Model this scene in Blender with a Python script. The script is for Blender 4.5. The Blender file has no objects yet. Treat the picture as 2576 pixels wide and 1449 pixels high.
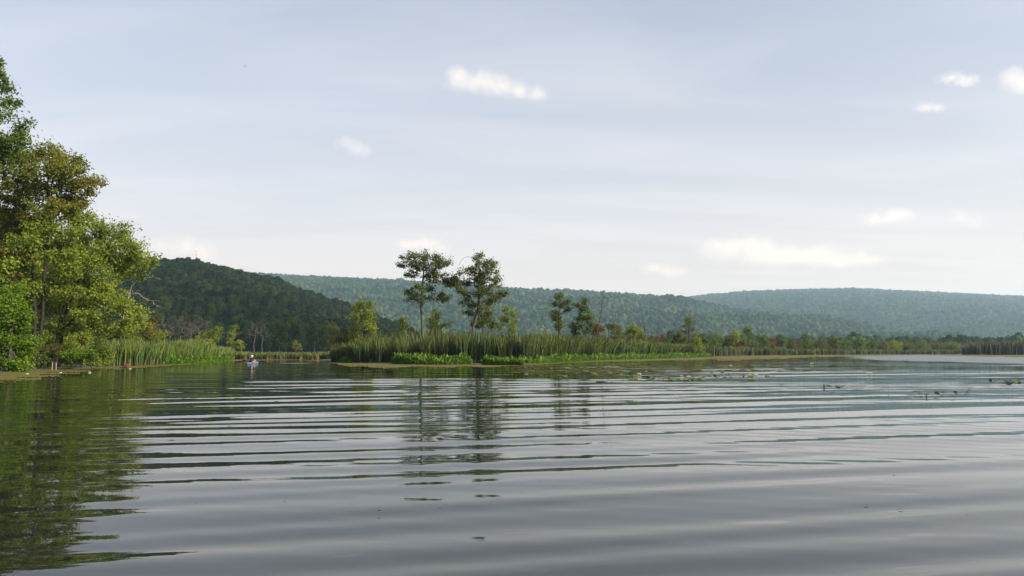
import bpy, math, random
import numpy as np
from mathutils import Vector

random.seed(7)
RNG = np.random.default_rng(11)
scene = bpy.context.scene
col = scene.collection

# ------------------------------------------------------------------ camera
CAM_H, FOC, HORIZON = 1.5, 1900.0, 882.0      # metres, pixels (2576 wide), pixel row of the horizon
CX, CY = 1288.0, 724.5
PITCH = math.atan((HORIZON - CY) / FOC)
cam_data = bpy.data.cameras.new("camera")
cam_data.lens = 36.0 * FOC / 2576.0
cam_data.sensor_width = 36.0
cam_data.clip_start, cam_data.clip_end = 0.1, 60000.0
cam = bpy.data.objects.new("camera", cam_data)
cam.location = (0, 0, CAM_H)
cam.rotation_euler = (math.pi / 2 + PITCH, 0, 0)
col.objects.link(cam)
scene.camera = cam

# ------------------------------------------------------------------ sky, sun, exposure
SUN_AZ, SUN_EL = math.radians(114), math.radians(27)   # azimuth clockwise from the view direction (+Y)
world = bpy.data.worlds.new("World")
scene.world = world
world.use_nodes = True
wn, wl = world.node_tree.nodes, world.node_tree.links
wn.clear()
def W(kind, **kw):
    n = wn.new(kind)
    for k, v in kw.items():
        setattr(n, k, v)
    return n
def wmath(op, a, b=None, clamp=False):
    n = W('ShaderNodeMath', operation=op, use_clamp=clamp)
    for i, s in enumerate((a, b)):
        if s is None:
            continue
        if isinstance(s, (int, float)):
            n.inputs[i].default_value = s
        else:
            wl.new(s, n.inputs[i])
    return n.outputs[0]
sky = W('ShaderNodeTexSky', sky_type='NISHITA', sun_disc=False)
sky.sun_elevation, sky.sun_rotation = SUN_EL, SUN_AZ
sky.air_density, sky.dust_density, sky.ozone_density, sky.altitude = 1.0, 3.0, 1.5, 100
tc = W('ShaderNodeTexCoord')
sep = W('ShaderNodeSeparateXYZ'); wl.new(tc.outputs['Generated'], sep.inputs[0])
den = wmath('ADD', wmath('MAXIMUM', sep.outputs[2], 0.0), 0.09)
cmb = W('ShaderNodeCombineXYZ')
wl.new(wmath('DIVIDE', sep.outputs[0], den), cmb.inputs[0])
wl.new(wmath('DIVIDE', sep.outputs[1], den), cmb.inputs[1])
def cirrus(scale, rot, stretch, det, lo, hi, dist=0.6):
    mp = W('ShaderNodeMapping'); wl.new(cmb.outputs[0], mp.inputs[0])
    mp.inputs['Rotation'].default_value = (0, 0, math.radians(rot))
    mp.inputs['Scale'].default_value = (scale * stretch, scale, 1)
    nz = W('ShaderNodeTexNoise'); wl.new(mp.outputs[0], nz.inputs['Vector'])
    nz.inputs['Scale'].default_value = 1.0; nz.inputs['Detail'].default_value = det
    nz.inputs['Roughness'].default_value = 0.55; nz.inputs['Distortion'].default_value = dist
    mr = W('ShaderNodeMapRange', interpolation_type='SMOOTHSTEP'); wl.new(nz.outputs[0], mr.inputs[0])
    mr.inputs[1].default_value, mr.inputs[2].default_value = lo, hi
    return mr.outputs[0]
veil = wmath('ADD', wmath('MULTIPLY', cirrus(1.5, 14, 0.28, 7, 0.36, 0.72, 1.1), 0.22),
             wmath('MULTIPLY', cirrus(0.6, -10, 0.40, 5, 0.34, 0.70), 0.11))
veil = wmath('ADD', veil, 0.49)
veil = wmath('MULTIPLY', veil, wmath('DIVIDE', 0.50, wmath('ADD', wmath('MAXIMUM', sep.outputs[2], 0.0), 0.40)), clamp=True)   # a thin layer looks thinner overhead
mix = W('ShaderNodeMix', data_type='RGBA')
wl.new(veil, mix.inputs[0]); wl.new(sky.outputs[0], mix.inputs[6])
mix.inputs[7].default_value = (6.1, 6.1, 6.4, 1)          # radiance of thin sunlit cirrus, same units as the sky texture
bg = W('ShaderNodeBackground'); bg.inputs[1].default_value = 0.083
low = wmath('MULTIPLY', wmath('POWER', 2.718, wmath('MULTIPLY', wmath('MAXIMUM', sep.outputs[2], 0.0), -7.5)), 0.68)     # warm summer haze low on the sky, all round
mix2 = W('ShaderNodeMix', data_type='RGBA')
wl.new(low, mix2.inputs[0]); wl.new(mix.outputs[2], mix2.inputs[6]); mix2.inputs[7].default_value = (9.4, 6.7, 4.7, 1)
wl.new(mix2.outputs[2], bg.inputs[0])
wo = W('ShaderNodeOutputWorld'); wl.new(bg.outputs[0], wo.inputs[0])

sd = Vector((math.sin(SUN_AZ) * math.cos(SUN_EL), math.cos(SUN_AZ) * math.cos(SUN_EL), math.sin(SUN_EL)))
sun_data = bpy.data.lights.new("sun", 'SUN')
sun_data.energy, sun_data.angle, sun_data.color = 5.0, math.radians(0.53), (1.0, 0.88, 0.70)
sun = bpy.data.objects.new("sun", sun_data)
sun.rotation_euler = sd.to_track_quat('Z', 'Y').to_euler()
col.objects.link(sun)
scene.view_settings.view_transform = 'Standard'
scene.view_settings.look = 'None'
scene.view_settings.exposure = 1.0
scene.view_settings.gamma = 1.0
scene.view_settings.use_curve_mapping = False
scene.cycles.max_bounces = 8
scene.cycles.diffuse_bounces = 3
scene.cycles.glossy_bounces = 3
scene.cycles.transmission_bounces = 4
scene.cycles.volume_bounces = 4
scene.cycles.use_adaptive_sampling = True

# ------------------------------------------------------------------ helpers
def ray(px, py):
    u, v = (px - CX) / FOC, (CY - py) / FOC
    return np.array((u, math.cos(PITCH) - v * math.sin(PITCH), math.sin(PITCH) + v * math.cos(PITCH)))
def P(px, py, D):                       # the point at depth D (metres along +Y) seen at that pixel
    d = ray(px, py); k = D / d[1]
    return np.array((d[0] * k, D, CAM_H + d[2] * k))
def G(px, py, z=0.0):                   # the point on the level z seen at that pixel
    d = ray(px, py); k = (z - CAM_H) / d[2]
    return np.array((d[0] * k, d[1] * k, z))
def XD(px, D, z=0.0):                   # lateral position for a column of the picture, at depth D and height z
    return np.array(((px - CX) / FOC * D * math.cos(PITCH), D, z))
def interp(x, table):
    t = np.array(table, float)
    return np.interp(x, t[:, 0], t[:, 1])
def n2(x, y, seed=0, oct=4):            # cheap smooth noise from sums of sines, about -1..1
    r = np.random.default_rng(seed); s = 0.0; a = 1.0; f = 1.0; tot = 0.0
    for _ in range(oct):
        for _k in range(3):
            th, ph = r.uniform(0, 2 * np.pi, 2)
            s = s + a * np.sin(f * (x * np.cos(th) + y * np.sin(th)) + ph) / 3 * 1.6
        tot += a; a *= 0.5; f *= 2.03
    return s / tot

def mesh(name, V, quads=None, tris=None, smooth=False, attrs=None, mats=None, midx=None):
    me = bpy.data.meshes.new(name)
    V = np.ascontiguousarray(V, np.float32)
    me.vertices.add(len(V)); me.vertices.foreach_set('co', V.ravel())
    parts, starts, o = [], [], 0
    for arr, n in ((quads, 4), (tris, 3)):
        if arr is not None and len(arr):
            a = np.asarray(arr, np.int32).reshape(-1, n)
            parts.append(a.ravel()); starts.append(np.arange(len(a), dtype=np.int32) * n + o); o += a.size
    me.loops.add(o); me.loops.foreach_set('vertex_index', np.concatenate(parts))
    st = np.concatenate(starts)
    me.polygons.add(len(st)); me.polygons.foreach_set('loop_start', st)
    if smooth:
        me.polygons.foreach_set('use_smooth', np.ones(len(st), bool))
    if midx is not None:
        me.polygons.foreach_set('material_index', np.asarray(midx, np.int32))
    for k, v in (attrs or {}).items():
        at = me.attributes.new(k, 'FLOAT', 'POINT'); at.data.foreach_set('value', np.ascontiguousarray(v, np.float32))
    me.update(calc_edges=True); me.validate()
    for m in (mats or []):
        me.materials.append(m)
    return me
def link(name, me, parent=None, loc=None):
    o = bpy.data.objects.new(name, me); col.objects.link(o)
    if parent: o.parent = parent
    if loc is not None: o.location = tuple(float(c) for c in loc)
    return o
def tag(o, label=None, cat=None, group=None, kind=None):
    if label: o['label'] = label
    if cat: o['category'] = cat
    if group: o['group'] = group
    if kind: o['kind'] = kind
    return o
def thing(name, label, cat, loc, group=None):
    return tag(link(name, None, loc=loc), label, cat, group)

class MB:                                # collects boxes, lofts and tubes into one mesh
    def __init__(s): s.V, s.Q, s.T, s.n = [], [], [], 0
    def add(s, V, Q=None, T=None):
        V = np.asarray(V, float)
        if Q is not None: s.Q.append(np.asarray(Q) + s.n)
        if T is not None: s.T.append(np.asarray(T) + s.n)
        s.V.append(V); s.n += len(V)
    def box(s, c, h, rot=None):
        v = np.array([(x, y, z) for x in (-1, 1) for y in (-1, 1) for z in (-1, 1)], float) * np.array(h)
        if rot is not None: v = v @ rot.T
        s.add(v + np.array(c), [(0, 1, 3, 2), (4, 6, 7, 5), (0, 4, 5, 1), (2, 3, 7, 6), (0, 2, 6, 4), (1, 5, 7, 3)])
    def loft(s, rings, cap=True):
        R = np.array(rings, float); m, k = R.shape[:2]
        q = [(i * k + j, i * k + (j + 1) % k, (i + 1) * k + (j + 1) % k, (i + 1) * k + j) for i in range(m - 1) for j in range(k)]
        V = R.reshape(-1, 3); T = []
        if cap:
            V = np.vstack([V, R[0].mean(0), R[-1].mean(0)]); a, b = m * k, m * k + 1
            T = [(a, (j + 1) % k, j) for j in range(k)] + [(b, (m - 1) * k + j, (m - 1) * k + (j + 1) % k) for j in range(k)]
        s.add(V, q, T if T else None)
    def tube(s, pts, rad, k=7, cap=True):
        pts = np.array(pts, float); rings = []
        for i, p in enumerate(pts):
            d = pts[min(i + 1, len(pts) - 1)] - pts[max(i - 1, 0)]; d /= np.linalg.norm(d) + 1e-9
            a = np.cross(d, (0.31, 0.2, 0.93) if abs(d[2]) < .9 else (1, 0, 0)); a /= np.linalg.norm(a); b = np.cross(d, a)
            r = rad[i] if hasattr(rad, '__len__') else rad
            t = np.linspace(0, 2 * np.pi, k, endpoint=False)
            rings.append(p + r * (np.cos(t)[:, None] * a + np.sin(t)[:, None] * b))
        s.loft(rings, cap)
    def build(s, name, mat, parent=None, smooth=False, loc=None):
        V = np.vstack(s.V)
        Q = np.vstack(s.Q) if s.Q else None
        T = np.vstack(s.T) if s.T else None
        return link(name, mesh(name, V, Q, T, smooth, mats=[mat]), parent, loc)

# ------------------------------------------------------------------ materials
def new_mat(name):
    m = bpy.data.materials.new(name); m.use_nodes = True
    nt = m.node_tree; nt.nodes.clear()
    out = nt.nodes.new('ShaderNodeOutputMaterial')
    return m, nt, out
def plain(name, c, rough=0.6, metal=0.0, noise=0.25, nscale=6.0, spec=0.3):
    m, nt, out = new_mat(name)
    b = nt.nodes.new('ShaderNodeBsdfPrincipled')
    b.inputs['Roughness'].default_value = rough; b.inputs['Metallic'].default_value = metal
    b.inputs['Specular IOR Level'].default_value = spec
    tcn = nt.nodes.new('ShaderNodeTexCoord'); nz = nt.nodes.new('ShaderNodeTexNoise')
    nz.inputs['Scale'].default_value = nscale; nz.inputs['Detail'].default_value = 5
    nt.links.new(tcn.outputs['Object'], nz.inputs['Vector'])
    r = nt.nodes.new('ShaderNodeValToRGB')
    r.color_ramp.elements[0].position, r.color_ramp.elements[1].position = 0.3, 0.7
    r.color_ramp.elements[0].color = tuple(x * (1 - noise) for x in c) + (1,)
    r.color_ramp.elements[1].color = tuple(min(1, x * (1 + noise)) for x in c) + (1,)
    nt.links.new(nz.outputs[0], r.inputs[0]); nt.links.new(r.outputs[0], b.inputs['Base Color'])
    nt.links.new(b.outputs[0], out.inputs[0])
    return m
def ramp_node(nt, cols):
    r = nt.nodes.new('ShaderNodeValToRGB'); e = r.color_ramp.elements
    while len(e) < len(cols): e.new(0.5)
    for i, c in enumerate(cols):
        e[i].position = i / (len(cols) - 1); e[i].color = tuple(c) + (1,)
    return r
def leaf_mat(name, cols, trans=0.48, by_instance=False):
    m, nt, out = new_mat(name)
    at = nt.nodes.new('ShaderNodeAttribute'); at.attribute_name = 'tint'
    fac = at.outputs['Fac']
    if by_instance:
        oi = nt.nodes.new('ShaderNodeObjectInfo')
        mx = nt.nodes.new('ShaderNodeMath'); mx.operation = 'MULTIPLY_ADD'
        nt.links.new(oi.outputs['Random'], mx.inputs[0]); mx.inputs[1].default_value = 0.7
        m2 = nt.nodes.new('ShaderNodeMath'); m2.operation = 'MULTIPLY'; nt.links.new(fac, m2.inputs[0]); m2.inputs[1].default_value = 0.3
        nt.links.new(m2.outputs[0], mx.inputs[2])
        pn_ = nt.nodes.new('ShaderNodeTexNoise'); pn_.inputs['Scale'].default_value = 0.012; pn_.inputs['Detail'].default_value = 3
        nt.links.new(oi.outputs['Location'], pn_.inputs['Vector'])
        m3 = nt.nodes.new('ShaderNodeMath'); m3.operation = 'MULTIPLY_ADD'; nt.links.new(pn_.outputs[0], m3.inputs[0]); m3.inputs[1].default_value = 1.6; m3.inputs[2].default_value = -0.8
        m4 = nt.nodes.new('ShaderNodeMath'); m4.operation = 'ADD'; m4.use_clamp = True
        nt.links.new(m3.outputs[0], m4.inputs[0]); nt.links.new(mx.outputs[0], m4.inputs[1]); fac = m4.outputs[0]
    r = ramp_node(nt, cols); nt.links.new(fac, r.inputs[0])
    d = nt.nodes.new('ShaderNodeBsdfPrincipled'); d.inputs['Roughness'].default_value = 0.55
    d.inputs['Specular IOR Level'].default_value = 0.0 if by_instance else 0.08
    nt.links.new(r.outputs[0], d.inputs['Base Color'])
    t = nt.nodes.new('ShaderNodeBsdfTranslucent')
    g = nt.nodes.new('ShaderNodeMix'); g.data_type = 'RGBA'; g.blend_type = 'MULTIPLY'; g.inputs[0].default_value = 1.0
    nt.links.new(r.outputs[0], g.inputs[6]); g.inputs[7].default_value = (1.5, 1.45, 0.55, 1)
    nt.links.new(g.outputs[2], t.inputs[0])
    mx = nt.nodes.new('ShaderNodeMixShader'); mx.inputs[0].default_value = trans
    nt.links.new(d.outputs[0], mx.inputs[1]); nt.links.new(t.outputs[0], mx.inputs[2])
    nt.links.new(mx.outputs[0], out.inputs[0])
    return m
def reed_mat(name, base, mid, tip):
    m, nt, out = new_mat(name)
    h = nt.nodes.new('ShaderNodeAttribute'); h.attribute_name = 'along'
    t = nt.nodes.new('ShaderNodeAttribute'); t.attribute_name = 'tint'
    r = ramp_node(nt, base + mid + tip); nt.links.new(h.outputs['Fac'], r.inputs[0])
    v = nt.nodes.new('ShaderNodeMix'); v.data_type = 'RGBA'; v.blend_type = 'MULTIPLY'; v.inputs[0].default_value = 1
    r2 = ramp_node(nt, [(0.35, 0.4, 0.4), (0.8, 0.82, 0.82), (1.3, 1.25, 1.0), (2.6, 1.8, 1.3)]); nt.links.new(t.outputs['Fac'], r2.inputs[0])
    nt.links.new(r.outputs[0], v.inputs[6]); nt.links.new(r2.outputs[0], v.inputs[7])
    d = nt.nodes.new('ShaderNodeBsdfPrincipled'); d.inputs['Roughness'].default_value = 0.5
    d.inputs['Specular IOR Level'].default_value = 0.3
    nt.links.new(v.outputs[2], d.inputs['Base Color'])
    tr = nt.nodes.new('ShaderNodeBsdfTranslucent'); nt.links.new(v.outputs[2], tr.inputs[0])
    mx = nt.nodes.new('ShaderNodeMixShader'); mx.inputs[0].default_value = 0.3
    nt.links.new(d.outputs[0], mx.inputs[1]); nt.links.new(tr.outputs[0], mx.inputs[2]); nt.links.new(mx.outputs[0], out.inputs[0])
    return m

M = {}
M['bark'] = plain('bark_grey_brown', (0.055, 0.048, 0.040), 0.9, nscale=9)
M['bark_dark'] = plain('bark_dark', (0.017, 0.014, 0.011), 0.9, nscale=9)
M['bark_pale'] = plain('bark_weathered_pale', (0.20, 0.175, 0.145), 0.85, nscale=7)
M['bark_dead'] = plain('bark_dead_grey', (0.058, 0.049, 0.042), 0.9, nscale=7)
M['mud'] = plain('marsh_mud', (0.05, 0.045, 0.028), 0.95, nscale=1.5)
M['hill_soil'] = plain('forest_floor', (0.018, 0.026, 0.014), 1.0, nscale=0.05)
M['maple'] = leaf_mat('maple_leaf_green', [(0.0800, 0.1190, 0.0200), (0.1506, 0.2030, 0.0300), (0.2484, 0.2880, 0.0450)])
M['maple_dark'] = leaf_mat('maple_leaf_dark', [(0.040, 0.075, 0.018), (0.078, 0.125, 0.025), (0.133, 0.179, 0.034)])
M['maple_red'] = leaf_mat('maple_leaf_turning', [(.070, .105, .016), (.115, .145, .022), (.150, .150, .026), (.190, .115, .030)])
M['yellow'] = leaf_mat('yellow_green_leaf', [(0.0991, 0.1406, 0.0220), (0.1621, 0.2076, 0.0340), (0.2318, 0.2677, 0.0490)])
M['vivid'] = leaf_mat('vivid_green_leaf', [(0.046, 0.103, 0.009), (0.098, 0.172, 0.014), (0.161, 0.241, 0.023)])
M['island'] = leaf_mat('dark_island_leaf', [(0.0348, 0.0588, 0.0168), (0.0660, 0.0960, 0.0240), (0.1380, 0.1548, 0.0348)])
M['pale'] = leaf_mat('pale_sapling_leaf', [(.085, .120, .020), (.150, .190, .040), (.210, .240, .060)])
M['rust'] = leaf_mat('rusty_leaf', [(.060, .038, .014), (.110, .058, .022), (.130, .080, .030)])
M['olive'] = leaf_mat('olive_leaf', [(0.046, 0.058, 0.017), (0.078, 0.086, 0.024), (0.120, 0.118, 0.034)])
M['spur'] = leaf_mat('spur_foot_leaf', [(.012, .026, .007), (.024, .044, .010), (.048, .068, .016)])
M['olive_green'] = leaf_mat('olive_green_leaf', [(.040, .058, .014), (.070, .088, .020), (.110, .120, .028)])
M['pond'] = leaf_mat('pickerelweed_leaf', [(.030, .075, .010), (.075, .150, .018), (.150, .230, .035)], 0.3)
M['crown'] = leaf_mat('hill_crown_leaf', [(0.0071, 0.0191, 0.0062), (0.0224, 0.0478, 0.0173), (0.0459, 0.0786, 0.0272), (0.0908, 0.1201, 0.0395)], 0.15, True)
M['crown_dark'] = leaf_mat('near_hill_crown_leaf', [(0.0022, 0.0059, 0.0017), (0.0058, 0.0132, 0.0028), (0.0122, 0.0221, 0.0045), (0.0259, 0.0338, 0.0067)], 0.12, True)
M['reed'] = reed_mat('cattail_blade', [(.032, .032, .012)], [(.022, .040, .008), (.044, .072, .012)], [(.078, .104, .022)])
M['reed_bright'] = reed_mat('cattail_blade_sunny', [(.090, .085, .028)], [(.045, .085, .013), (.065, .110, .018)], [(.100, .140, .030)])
M['reed_tan'] = reed_mat('reed_with_dead_base', [(.22, .15, .07)], [(.13, .11, .04), (.060, .085, .020)], [(.105, .125, .034)])
M['reed_shore'] = reed_mat('shore_reed_blade', [(.10, .075, .034)], [(.045, .058, .016), (.048, .072, .018)], [(.100, .115, .034)])
M['reed_dark'] = reed_mat('phragmites_blade', [(.020, .020, .010)], [(.022, .030, .010), (.038, .052, .014)], [(.080, .085, .030)])
M['white'] = plain('white_paint', (0.78, 0.77, 0.74), 0.6, noise=0.06)

# ------------------------------------------------------------------ water
def wave_height(x, y):
    r = np.hypot(x, y)
    ph = 1.2 * n2(x * 0.10, y * 0.13, 3, 3)
    z = 0.0
    #       wavelength, slope, angle, fade-out distance
    for lam, sl, ang, fade, sd_ in ((5.2, .010, 6, 170, 9), (2.9, .018, 11, 170, 1), (1.85, .023, 15, 150, 2), (1.25, .020, 10, 130, 3), (0.86, .010, 17, 90, 4),
                                    (0.58, .006, 5, 55, 5), (0.36, .0035, 16, 26, 6), (1.45, .005, -14, 120, 7), (0.23, .002, -8, 14, 8), (0.5, .0065, -21, 60, 10), (0.75, .006, 27, 80, 11)):
        a = math.radians(ang); k = 2 * math.pi / lam
        w = -math.sin(a) * x + math.cos(a) * y
        env = np.clip(0.45 + 1.5 * n2(x * 0.14 / lam ** .3, y * 0.30 / lam ** .3, 20 + sd_, 3), 0.02, 1.7)
        f = np.clip((fade - r) / (fade * 0.5), 0, 1)
        near = 1.0 if lam > 0.7 else np.clip((r - 5.0) / 9.0, 0.12, 1)
        pm = ph + 2.6 * n2(x * 0.045 + 9 * sd_, y * 0.21 / lam ** .5, 50 + sd_, 3)
        z = z + sl * lam / (2 * math.pi) * env * f * near * np.sin(k * w + pm + sd_ * 1.7)
    # steeper swell of the passing boat close by
    for lam, sl, ang, sd_ in ((0.82, .050, 13, 31), (0.56, .028, 17, 32), (1.5, .028, 10, 33), (0.42, .012, -17, 34)):
        a = math.radians(ang); k = 2 * math.pi / lam; w = -math.sin(a) * x + math.cos(a) * y
        env = np.clip(0.75 + 0.6 * n2(x * 0.11, y * 0.3, sd_, 3), 0.1, 1.4) * np.clip((13.5 - r) / 6.5, 0, 1)
        z = z + sl * lam / (2 * math.pi) * env * np.sin(k * w + ph + sd_)
    return z
fine = np.arange(-50, 50.01, 0.28)
angs = np.radians(np.concatenate([np.arange(-180, -50, 5.0), fine, np.arange(55, 180, 5.0)]))
rad = np.concatenate([[1.0, 2.0, 2.8], np.arange(3.2, 20, 0.055), np.arange(20, 60, 0.1), np.arange(60, 150, 0.22), [155, 165, 185, 220, 300, 500, 1000, 1800, 2600, 3400]])
A, R_ = np.meshgrid(angs, rad)
WX, WY = R_ * np.sin(A), R_ * np.cos(A)
WZ = wave_height(WX, WY)
na, nr = len(angs), len(rad)
ii = np.arange(nr - 1)[:, None] * na; jj = np.arange(na)[None, :]; jn = (jj + 1) % na
quads = np.stack([ii + jj, ii + jn, ii + na + jn, ii + na + jj], -1).reshape(-1, 4)[:, ::-1]
WV = np.vstack([np.stack([WX, WY, WZ], -1).reshape(-1, 3), [[0, 0, 0]]])
cen = len(WV) - 1
tris = np.stack([np.full(na, cen), (np.arange(na) + 1) % na, np.arange(na)], -1)
def water_material():
    m, nt, out = new_mat('lake_water')
    N, L = nt.nodes, nt.links
    tcn = N.new('ShaderNodeTexCoord')
    b = N.new('ShaderNodeBsdfPrincipled')
    b.inputs['Base Color'].default_value = (0.010, 0.014, 0.010, 1)
    b.inputs['IOR'].default_value = 1.333
    # fine ripples over the modelled waves
    mp = N.new('ShaderNodeMapping'); mp.inputs['Scale'].default_value = (0.6, 2.6, 1); mp.inputs['Rotation'].default_value = (0, 0, math.radians(-9))
    L.new(tcn.outputs['Object'], mp.inputs[0])
    nz = N.new('ShaderNodeTexNoise'); nz.inputs['Scale'].default_value = 1.6; nz.inputs['Detail'].default_value = 3
    L.new(mp.outputs[0], nz.inputs['Vector'])
    bp = N.new('ShaderNodeBump'); bp.inputs['Strength'].default_value = 1.0; bp.inputs['Distance'].default_value = 0.0012
    L.new(nz.outputs[0], bp.inputs['Height'])
    # the wind-ruffled patch of open water near the far shore
    sx = N.new('ShaderNodeSeparateXYZ'); L.new(tcn.outputs['Object'], sx.inputs[0])
    n3 = N.new('ShaderNodeTexNoise'); n3.inputs['Scale'].default_value = 0.09; n3.inputs['Detail'].default_value = 4
    L.new(tcn.outputs['Object'], n3.inputs['Vector'])
    def mth(op, a, b2, clamp=False):
        n = N.new('ShaderNodeMath'); n.operation = op; n.use_clamp = clamp
        for i, s in enumerate((a, b2)):
            if isinstance(s, (int, float)): n.inputs[i].default_value = s
            else: L.new(s, n.inputs[i])
        return n.outputs[0]
    # inside: beyond a slanted near edge, before the far weed
    wob = mth('MULTIPLY', mth('SUBTRACT', n3.outputs[0], 0.5), 14.0)
    near_edge = mth('SUBTRACT', mth('ADD', sx.outputs[0], wob), 58.0)
    side_edge = mth('SUBTRACT', mth('ADD', sx.outputs[0], wob), mth('MULTIPLY', sx.outputs[1], 0.44))
    mk = mth('MULTIPLY', mth('MULTIPLY', near_edge, 0.25, True), mth('MULTIPLY', side_edge, 0.16, True), True)
    mp2 = N.new('ShaderNodeMapping'); mp2.inputs['Scale'].default_value = (1.2, 2.2, 1); L.new(tcn.outputs['Object'], mp2.inputs[0])
    nz2 = N.new('ShaderNodeTexNoise'); nz2.inputs['Scale'].default_value = 2.0; nz2.inputs['Detail'].default_value = 4; L.new(mp2.outputs[0], nz2.inputs['Vector'])
    bp2 = N.new('ShaderNodeBump'); bp2.inputs['Distance'].default_value = 0.08
    L.new(mk, bp2.inputs['Strength']); L.new(nz2.outputs[0], bp2.inputs['Height']); L.new(bp.outputs[0], bp2.inputs['Normal'])
    L.new(bp2.outputs[0], b.inputs['Normal'])
    rg = mth('ADD', mth('MULTIPLY', mk, 0.22), 0.0); L.new(rg, b.inputs['Roughness'])
    L.new(b.outputs[0], out.inputs[0])
    return m
M['water'] = water_material()
water = tag(link('lake_water', mesh('lake_water', WV, quads, tris, True, mats=[M['water']])),
            'calm dark lake water with long low ripples', 'water', kind='structure')

# ------------------------------------------------------------------ marsh ground behind the shoreline
SHORE = [(-2600, 20), (-1500, 24), (-700, 32), (-300, 40), (0, 51), (100, 56), (250, 65), (300, 69), (477, 85), (579, 113), (700, 121), (800, 119), (832, 100), (850, 96),
         (900, 89), (980, 86), (1190, 85), (1320, 84), (1415, 99), (1534, 124), (1654, 142), (1790, 184), (1910, 224), (2155, 276), (2300, 300),
         (2400, 315), (2430, 264), (2576, 264), (3200, 280), (5200, 300)]
gpx = np.arange(-2600, 5200, 10.0)
gd = interp(gpx, SHORE)
gd = gd + 0.012 * gd * n2(gpx * 0.05, gpx * 0, 5, 3)
off = np.array([-0.6, 0.0, 1.5, 8, 30, 90, 200, 400, 900, 2000, 3600])
gz = np.array([-0.25, -0.02, 0.07, 0.12, 0.16, 0.2, 0.3, 0.5, 1.0, 1.5, 2.0])
GP, GO = np.meshgrid(gpx, off)
GD = gd[None, :] + GO
GX = (GP - CX) / FOC * GD
lim = np.hypot(GX, GD); k_ = np.minimum(1, 3420 / lim)
GXv, GYv = GX * k_, GD * k_
GZ = np.repeat(gz[:, None], len(gpx), 1) + 0.03 * n2(GX * .4, GD * .4, 9, 3) * (gz[:, None] > 0.05)
m_, k2 = len(off), len(gpx)
ii = np.arange(m_ - 1)[:, None] * k2; jj = np.arange(k2 - 1)[None, :]
gq = np.stack([ii + jj, ii + jj + 1, ii + k2 + jj + 1, ii + k2 + jj], -1).reshape(-1, 4)
tag(link('marsh_ground', mesh('marsh_ground', np.stack([GXv, GYv, GZ], -1).reshape(-1, 3), gq, None, True, mats=[M['mud']])),
    'flat dark marsh ground behind the shoreline', 'ground', kind='structure')

# ------------------------------------------------------------------ hills
class Hill:
    def __init__(s, crest, dist, base, tree, px0, px1, back=400, power=1.0, amp=3.0, seed=1):
        s.crest, s.dist, s.base, s.tree, s.px0, s.px1, s.back, s.power, s.amp, s.seed = crest, dist, base, tree, px0, px1, back, power, amp, seed
    def z(s, x, y):
        px = CX + x / np.maximum(y, 1) * FOC
        Dr = interp(px, s.dist); D0 = interp(px, s.base)
        zc = np.maximum(CAM_H + (HORIZON - interp(px, s.crest)) * Dr / FOC - s.tree, -2)
        t = np.clip((y - D0) / (Dr - D0), 0, 1)
        prof = (t ** s.power) * (1 - 0.25 * t) / 0.75
        bk = np.clip((y - Dr) / s.back, 0, 1)
        und = s.amp * n2(x / 60, y / 60, s.seed, 4) * np.sin(np.pi * t) 
        return (zc + 2) * prof * (1 - bk ** 2) - 2 + und * (zc > 5)
    def build(s, name, label, step_px, nd):
        px = np.arange(s.px0, s.px1 + 1, step_px)
        Dr = interp(px, s.dist); D0 = interp(px, s.base)
        t = np.concatenate([np.linspace(0, 1, nd), 1 + np.linspace(0.1, 1, 8)])
        D = np.where(t[:, None] <= 1, D0 + (Dr - D0) * np.minimum(t[:, None], 1), Dr + (t[:, None] - 1) * s.back)
        X = (px[None, :] - CX) / FOC * D
        Z = s.z(X, D)
        n, k = X.shape
        ii = np.arange(n - 1)[:, None] * k; jj = np.arange(k - 1)[None, :]
        q = np.stack([ii + jj, ii + jj + 1, ii + k + jj + 1, ii + k + jj], -1).reshape(-1, 4)
        return tag(link(name, mesh(name, np.stack([X, D, Z], -1).reshape(-1, 3), q, None, True, mats=[M['hill_soil']])), label, 'hill', kind='structure')
    def scatter(s, spacing, seed, behind=40):
        r = np.random.default_rng(seed)
        d0 = min(b for _, b in s.base); d1 = max(b for _, b in s.dist) + behind
        xa = (s.px0 - CX) / FOC * d1; xb = (s.px1 - CX) / FOC * d1
        gx, gy = np.meshgrid(np.arange(xa, xb, spacing), np.arange(d0, d1, spacing * .9))
        x = gx.ravel() + r.uniform(-.48, .48, gx.size) * spacing; y = gy.ravel() + r.uniform(-.48, .48, gx.size) * spacing
        px = CX + x / y * FOC
        ok = (px > s.px0) & (px < s.px1) & (y < interp(px, s.dist) + behind) & (y > interp(px, s.base))
        x, y = x[ok], y[ok]; z = s.z(x, y); ok = z > 0.0
        return np.stack([x[ok], y[ok], z[ok]], -1)
near_hill = Hill([(-900, 560), (0, 600), (300, 640), (390, 657), (440, 654), (480, 655), (530, 668), (575, 680), (640, 697), (690, 705), (760, 735), (850, 757),
                  (900, 775), (960, 800), (1000, 814), (1040, 830), (1090, 850), (1160, 878)],
                 [(-900, 900), (300, 930), (480, 900), (700, 800), (900, 660), (1040, 540), (1160, 480)],
                 [(-900, 300), (300, 310), (700, 320), (1000, 330), (1160, 340)], 8.5, -900, 1160, 300, 0.9, 5.0, 4)
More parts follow.
